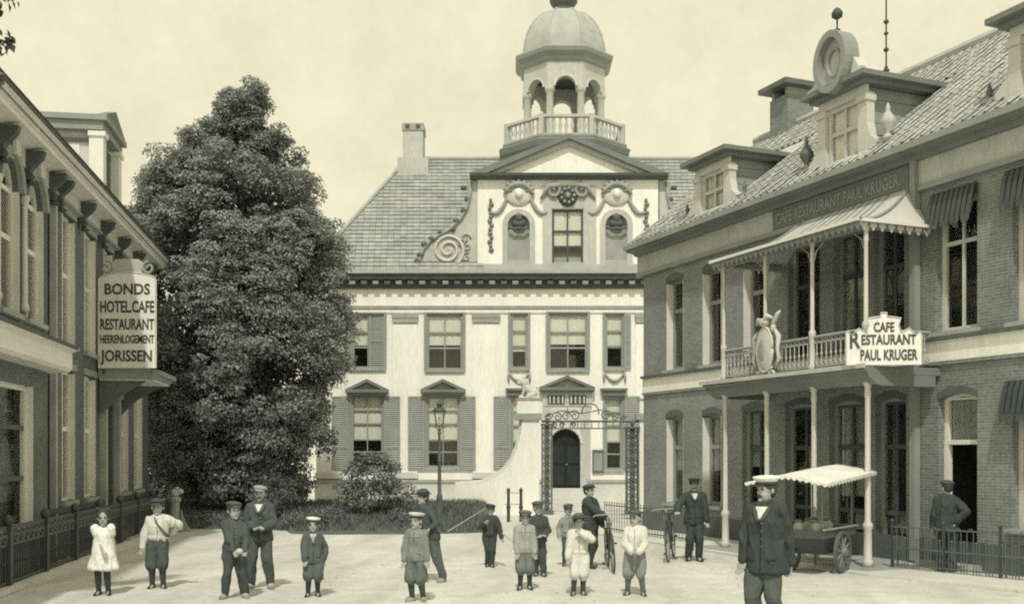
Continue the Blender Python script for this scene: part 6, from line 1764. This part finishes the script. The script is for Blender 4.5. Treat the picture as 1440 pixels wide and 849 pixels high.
bicycle(((945 - 720) / 1500 * 21.4, 21.5, .012), R(-104), 'black bicycle leaning beside the uniformed man', 4)

# handcart with canvas awning
hc = empty('handcart', (5.52, 19.3, 0), R(233), 'wooden handcart with spoked wheels, goods and a white canvas awning', 'handcart')
def cart_wheel(y):
    r = .38
    w = MB()
    n = 28
    for i in range(n):
        t0 = 2 * PI * i / n; t1 = 2 * PI * (i + 1) / n
        v = []
        for t in (t0, t1):
            for rr in (r - .055, r):
                for yy in (y - .03, y + .03): v.append((rr * math.cos(t), yy, r + rr * math.sin(t)))
        w.add(v, [(2, 3, 7, 6), (0, 4, 5, 1), (0, 2, 6, 4), (1, 5, 7, 3)])
    o = w.build('wheel', 'iron_g', hc)
    MB().lathe([(.07, -.08), (.085, -.02), (.085, .02), (.06, .08)], 10).build('hub', 'timber', o)
    h = o.children[0]; h.rotation_euler = (R(90), 0, 0); h.location = (0, y, r)
    for k in range(10):
        t = 2 * PI * k / 10 + .2
        MB().path([(.06 * math.cos(t), y, r + .06 * math.sin(t)), ((r - .05) * math.cos(t), y, r + (r - .05) * math.sin(t))], [.022, .016], 6).build('spoke', 'timber', o)
cart_wheel(-.47); cart_wheel(.47)
MB().tube((0, -.5, .38), (0, .5, .38), .025, .025, 8).build('axle', 'iron', hc)
ayw = .74
def AZ(x, y): return 1.86 - .13 * (abs(y) / ayw) ** 1.3 - .07 * x
# tray and hopper
MB().box(-.78, .78, -.40, .40, .66, .70).build('tray_floor', 'timber', hc)
for y in (-.42, .40): bx('side_board', 'iron_g', hc, -.82, .82, y, y + .025, .66, .80)
for x in (-.82, .80): bx('end_board', 'iron_g', hc, x, x + .025, -.395, .395, .66, .80)
MB().box(-.84, .84, -.45, .45, .862, .885).box(-.76, .76, -.37, .37, .862, .884).build('counter_rim', 'stone', hc) if False else None
for y in (-.46, .425): bx('rim_rail', 'stone', hc, -.86, .86, y, y + .035, .802, .83)
lo = MB(); T = [(-.55, -.34), (.55, -.34), (.55, .34), (-.55, .34)]; Bm = [(-.26, -.22), (.26, -.22), (.26, .22), (-.26, .22)]
lo.add([(x, y, .655) for x, y in T] + [(x, y, .34) for x, y in Bm], [(0, 1, 5, 4), (1, 2, 6, 5), (2, 3, 7, 6), (3, 0, 4, 7), (4, 5, 6, 7), (3, 2, 1, 0)])
lo.build('lower_bin', 'darkpaint', hc)
for y in (-.33, .33): MB().path([(-.8, y, .68), (-1.35, y, .78)], .022, 6).build('handle', 'timber', hc)
MB().path([(-1.33, -.36, .78), (-1.33, .36, .78)], .02, 6).build('cross_handle', 'timber', hc)
for y in (-.3, .3): MB().path([(-.66, y, .66), (-.70, y, .0)], .022, 6).build('prop_leg', 'timber', hc)
for x in (-.74, .74):
    for y in (-.37, .37): MB().path([(x, y, .70), (x, y, AZ(x, y) - .03)], .016, 6).build('awning_pole', 'timber', hc)
# awning: low gable with drooping scalloped edge
aw = MB(); nu, nv = 20, 14
ax0, ax1, ayw = -1.02, 1.45, .74
V = []
for i in range(nu + 1):
    for j in range(nv + 1):
        x = ax0 + (ax1 - ax0) * i / nu; y = -ayw + 2 * ayw * j / nv
        z = AZ(x, y) + .008 * math.sin(i * 2.1 + j) - .025 * math.sin(PI * i / nu * 3) ** 2 * (1 - abs(y) / ayw)
        V.append((x, y, z))
aw.add(V, [(i * (nv + 1) + j, (i + 1) * (nv + 1) + j, (i + 1) * (nv + 1) + j + 1, i * (nv + 1) + j + 1) for i in range(nu) for j in range(nv)])
awo = aw.build('awning', 'canvas', hc, True)
sd = awo.modifiers.new('t', 'SOLIDIFY'); sd.thickness = .006
sca = MB()
def sc_strip(p, q, k, h):
    p, q = Vector(p), Vector(q)
    for i in range(k):
        a = p.lerp(q, i / k); b = p.lerp(q, (i + 1) / k); m_ = (a + b) / 2
        sca.add([tuple(a), tuple(b), (b.x, b.y, b.z - h * .5), (m_.x, m_.y, m_.z - h), (a.x, a.y, a.z - h * .5)], [(0, 4, 3, 2, 1)])
for s in (-1, 1):
    pts = [(ax0 + (ax1 - ax0) * i / 8, s * (ayw + .003), AZ(ax0 + (ax1 - ax0) * i / 8, ayw)) for i in range(9)]
    for i in range(8): sc_strip(pts[i], pts[i + 1], 2, .07)
for x in (ax0 - .003, ax1 + .003):
    for j in range(nv):
        za = AZ(x, -ayw + 2 * ayw * j / nv); zb = AZ(x, -ayw + 2 * ayw * (j + 1) / nv)
        sc_strip((x, -ayw + 2 * ayw * j / nv, za), (x, -ayw + 2 * ayw * (j + 1) / nv, zb), 1, .07)
sca.build('awning_valance', 'canvas', awo)
for y in (-.37, .37): MB().path([(-.98, y, AZ(-.98, y) - .04), (1.2, y, AZ(1.2, y) - .04)], .014, 6).build('awning_rail', 'timber', hc)
# goods on the tray
gl = ((-.55, -.1, .15, 'box'), (-.2, .12, .13, 'jar'), (.05, -.15, .12, 'jar'), (.3, .1, .14, 'box'), (.56, -.12, .13, 'jar'), (-.36, -.2, .10, 'jar'), (.58, .2, .1, 'jar'))
for i, (x, y, s, k) in enumerate(gl):
    p_ = hc.matrix_basis @ Vector((x, y, .704))
    lab = ('pale box at the handle end of the cart tray', 'jar at the back of the cart tray', 'jar in the middle of the cart tray', 'pale box near the middle of the cart tray', 'jar at the near end of the cart tray', 'small jar beside the pale box on the cart', 'small jar in the far corner of the cart tray')[i]
    o = empty('goods_' + k, p_, R(233 + 13 * i), lab, k, 'goods on the handcart')
    if k == 'box':
        MB().box(-s, s, -s * .7, s * .7, 0, .20).build('box_body', 'plinth', o); MB().box(-s - .01, s + .01, -s * .7 - .01, s * .7 + .01, .201, .235).build('box_lid', 'stone', o)
    else:
        MB().lathe([(s * .6, 0), (s * .75, .03), (s * .75, .15), (s * .5, .2), (s * .5, .22)], 12).build('jar_body', 'stucco_grey', o, True); MB().lathe([(s * .56, .221), (s * .56, .25), (s * .1, .27)], 12).build('jar_lid', 'midpaint', o, True)
# small white figure-topped bottle on the awning ridge is a lamp finial of the porch post behind
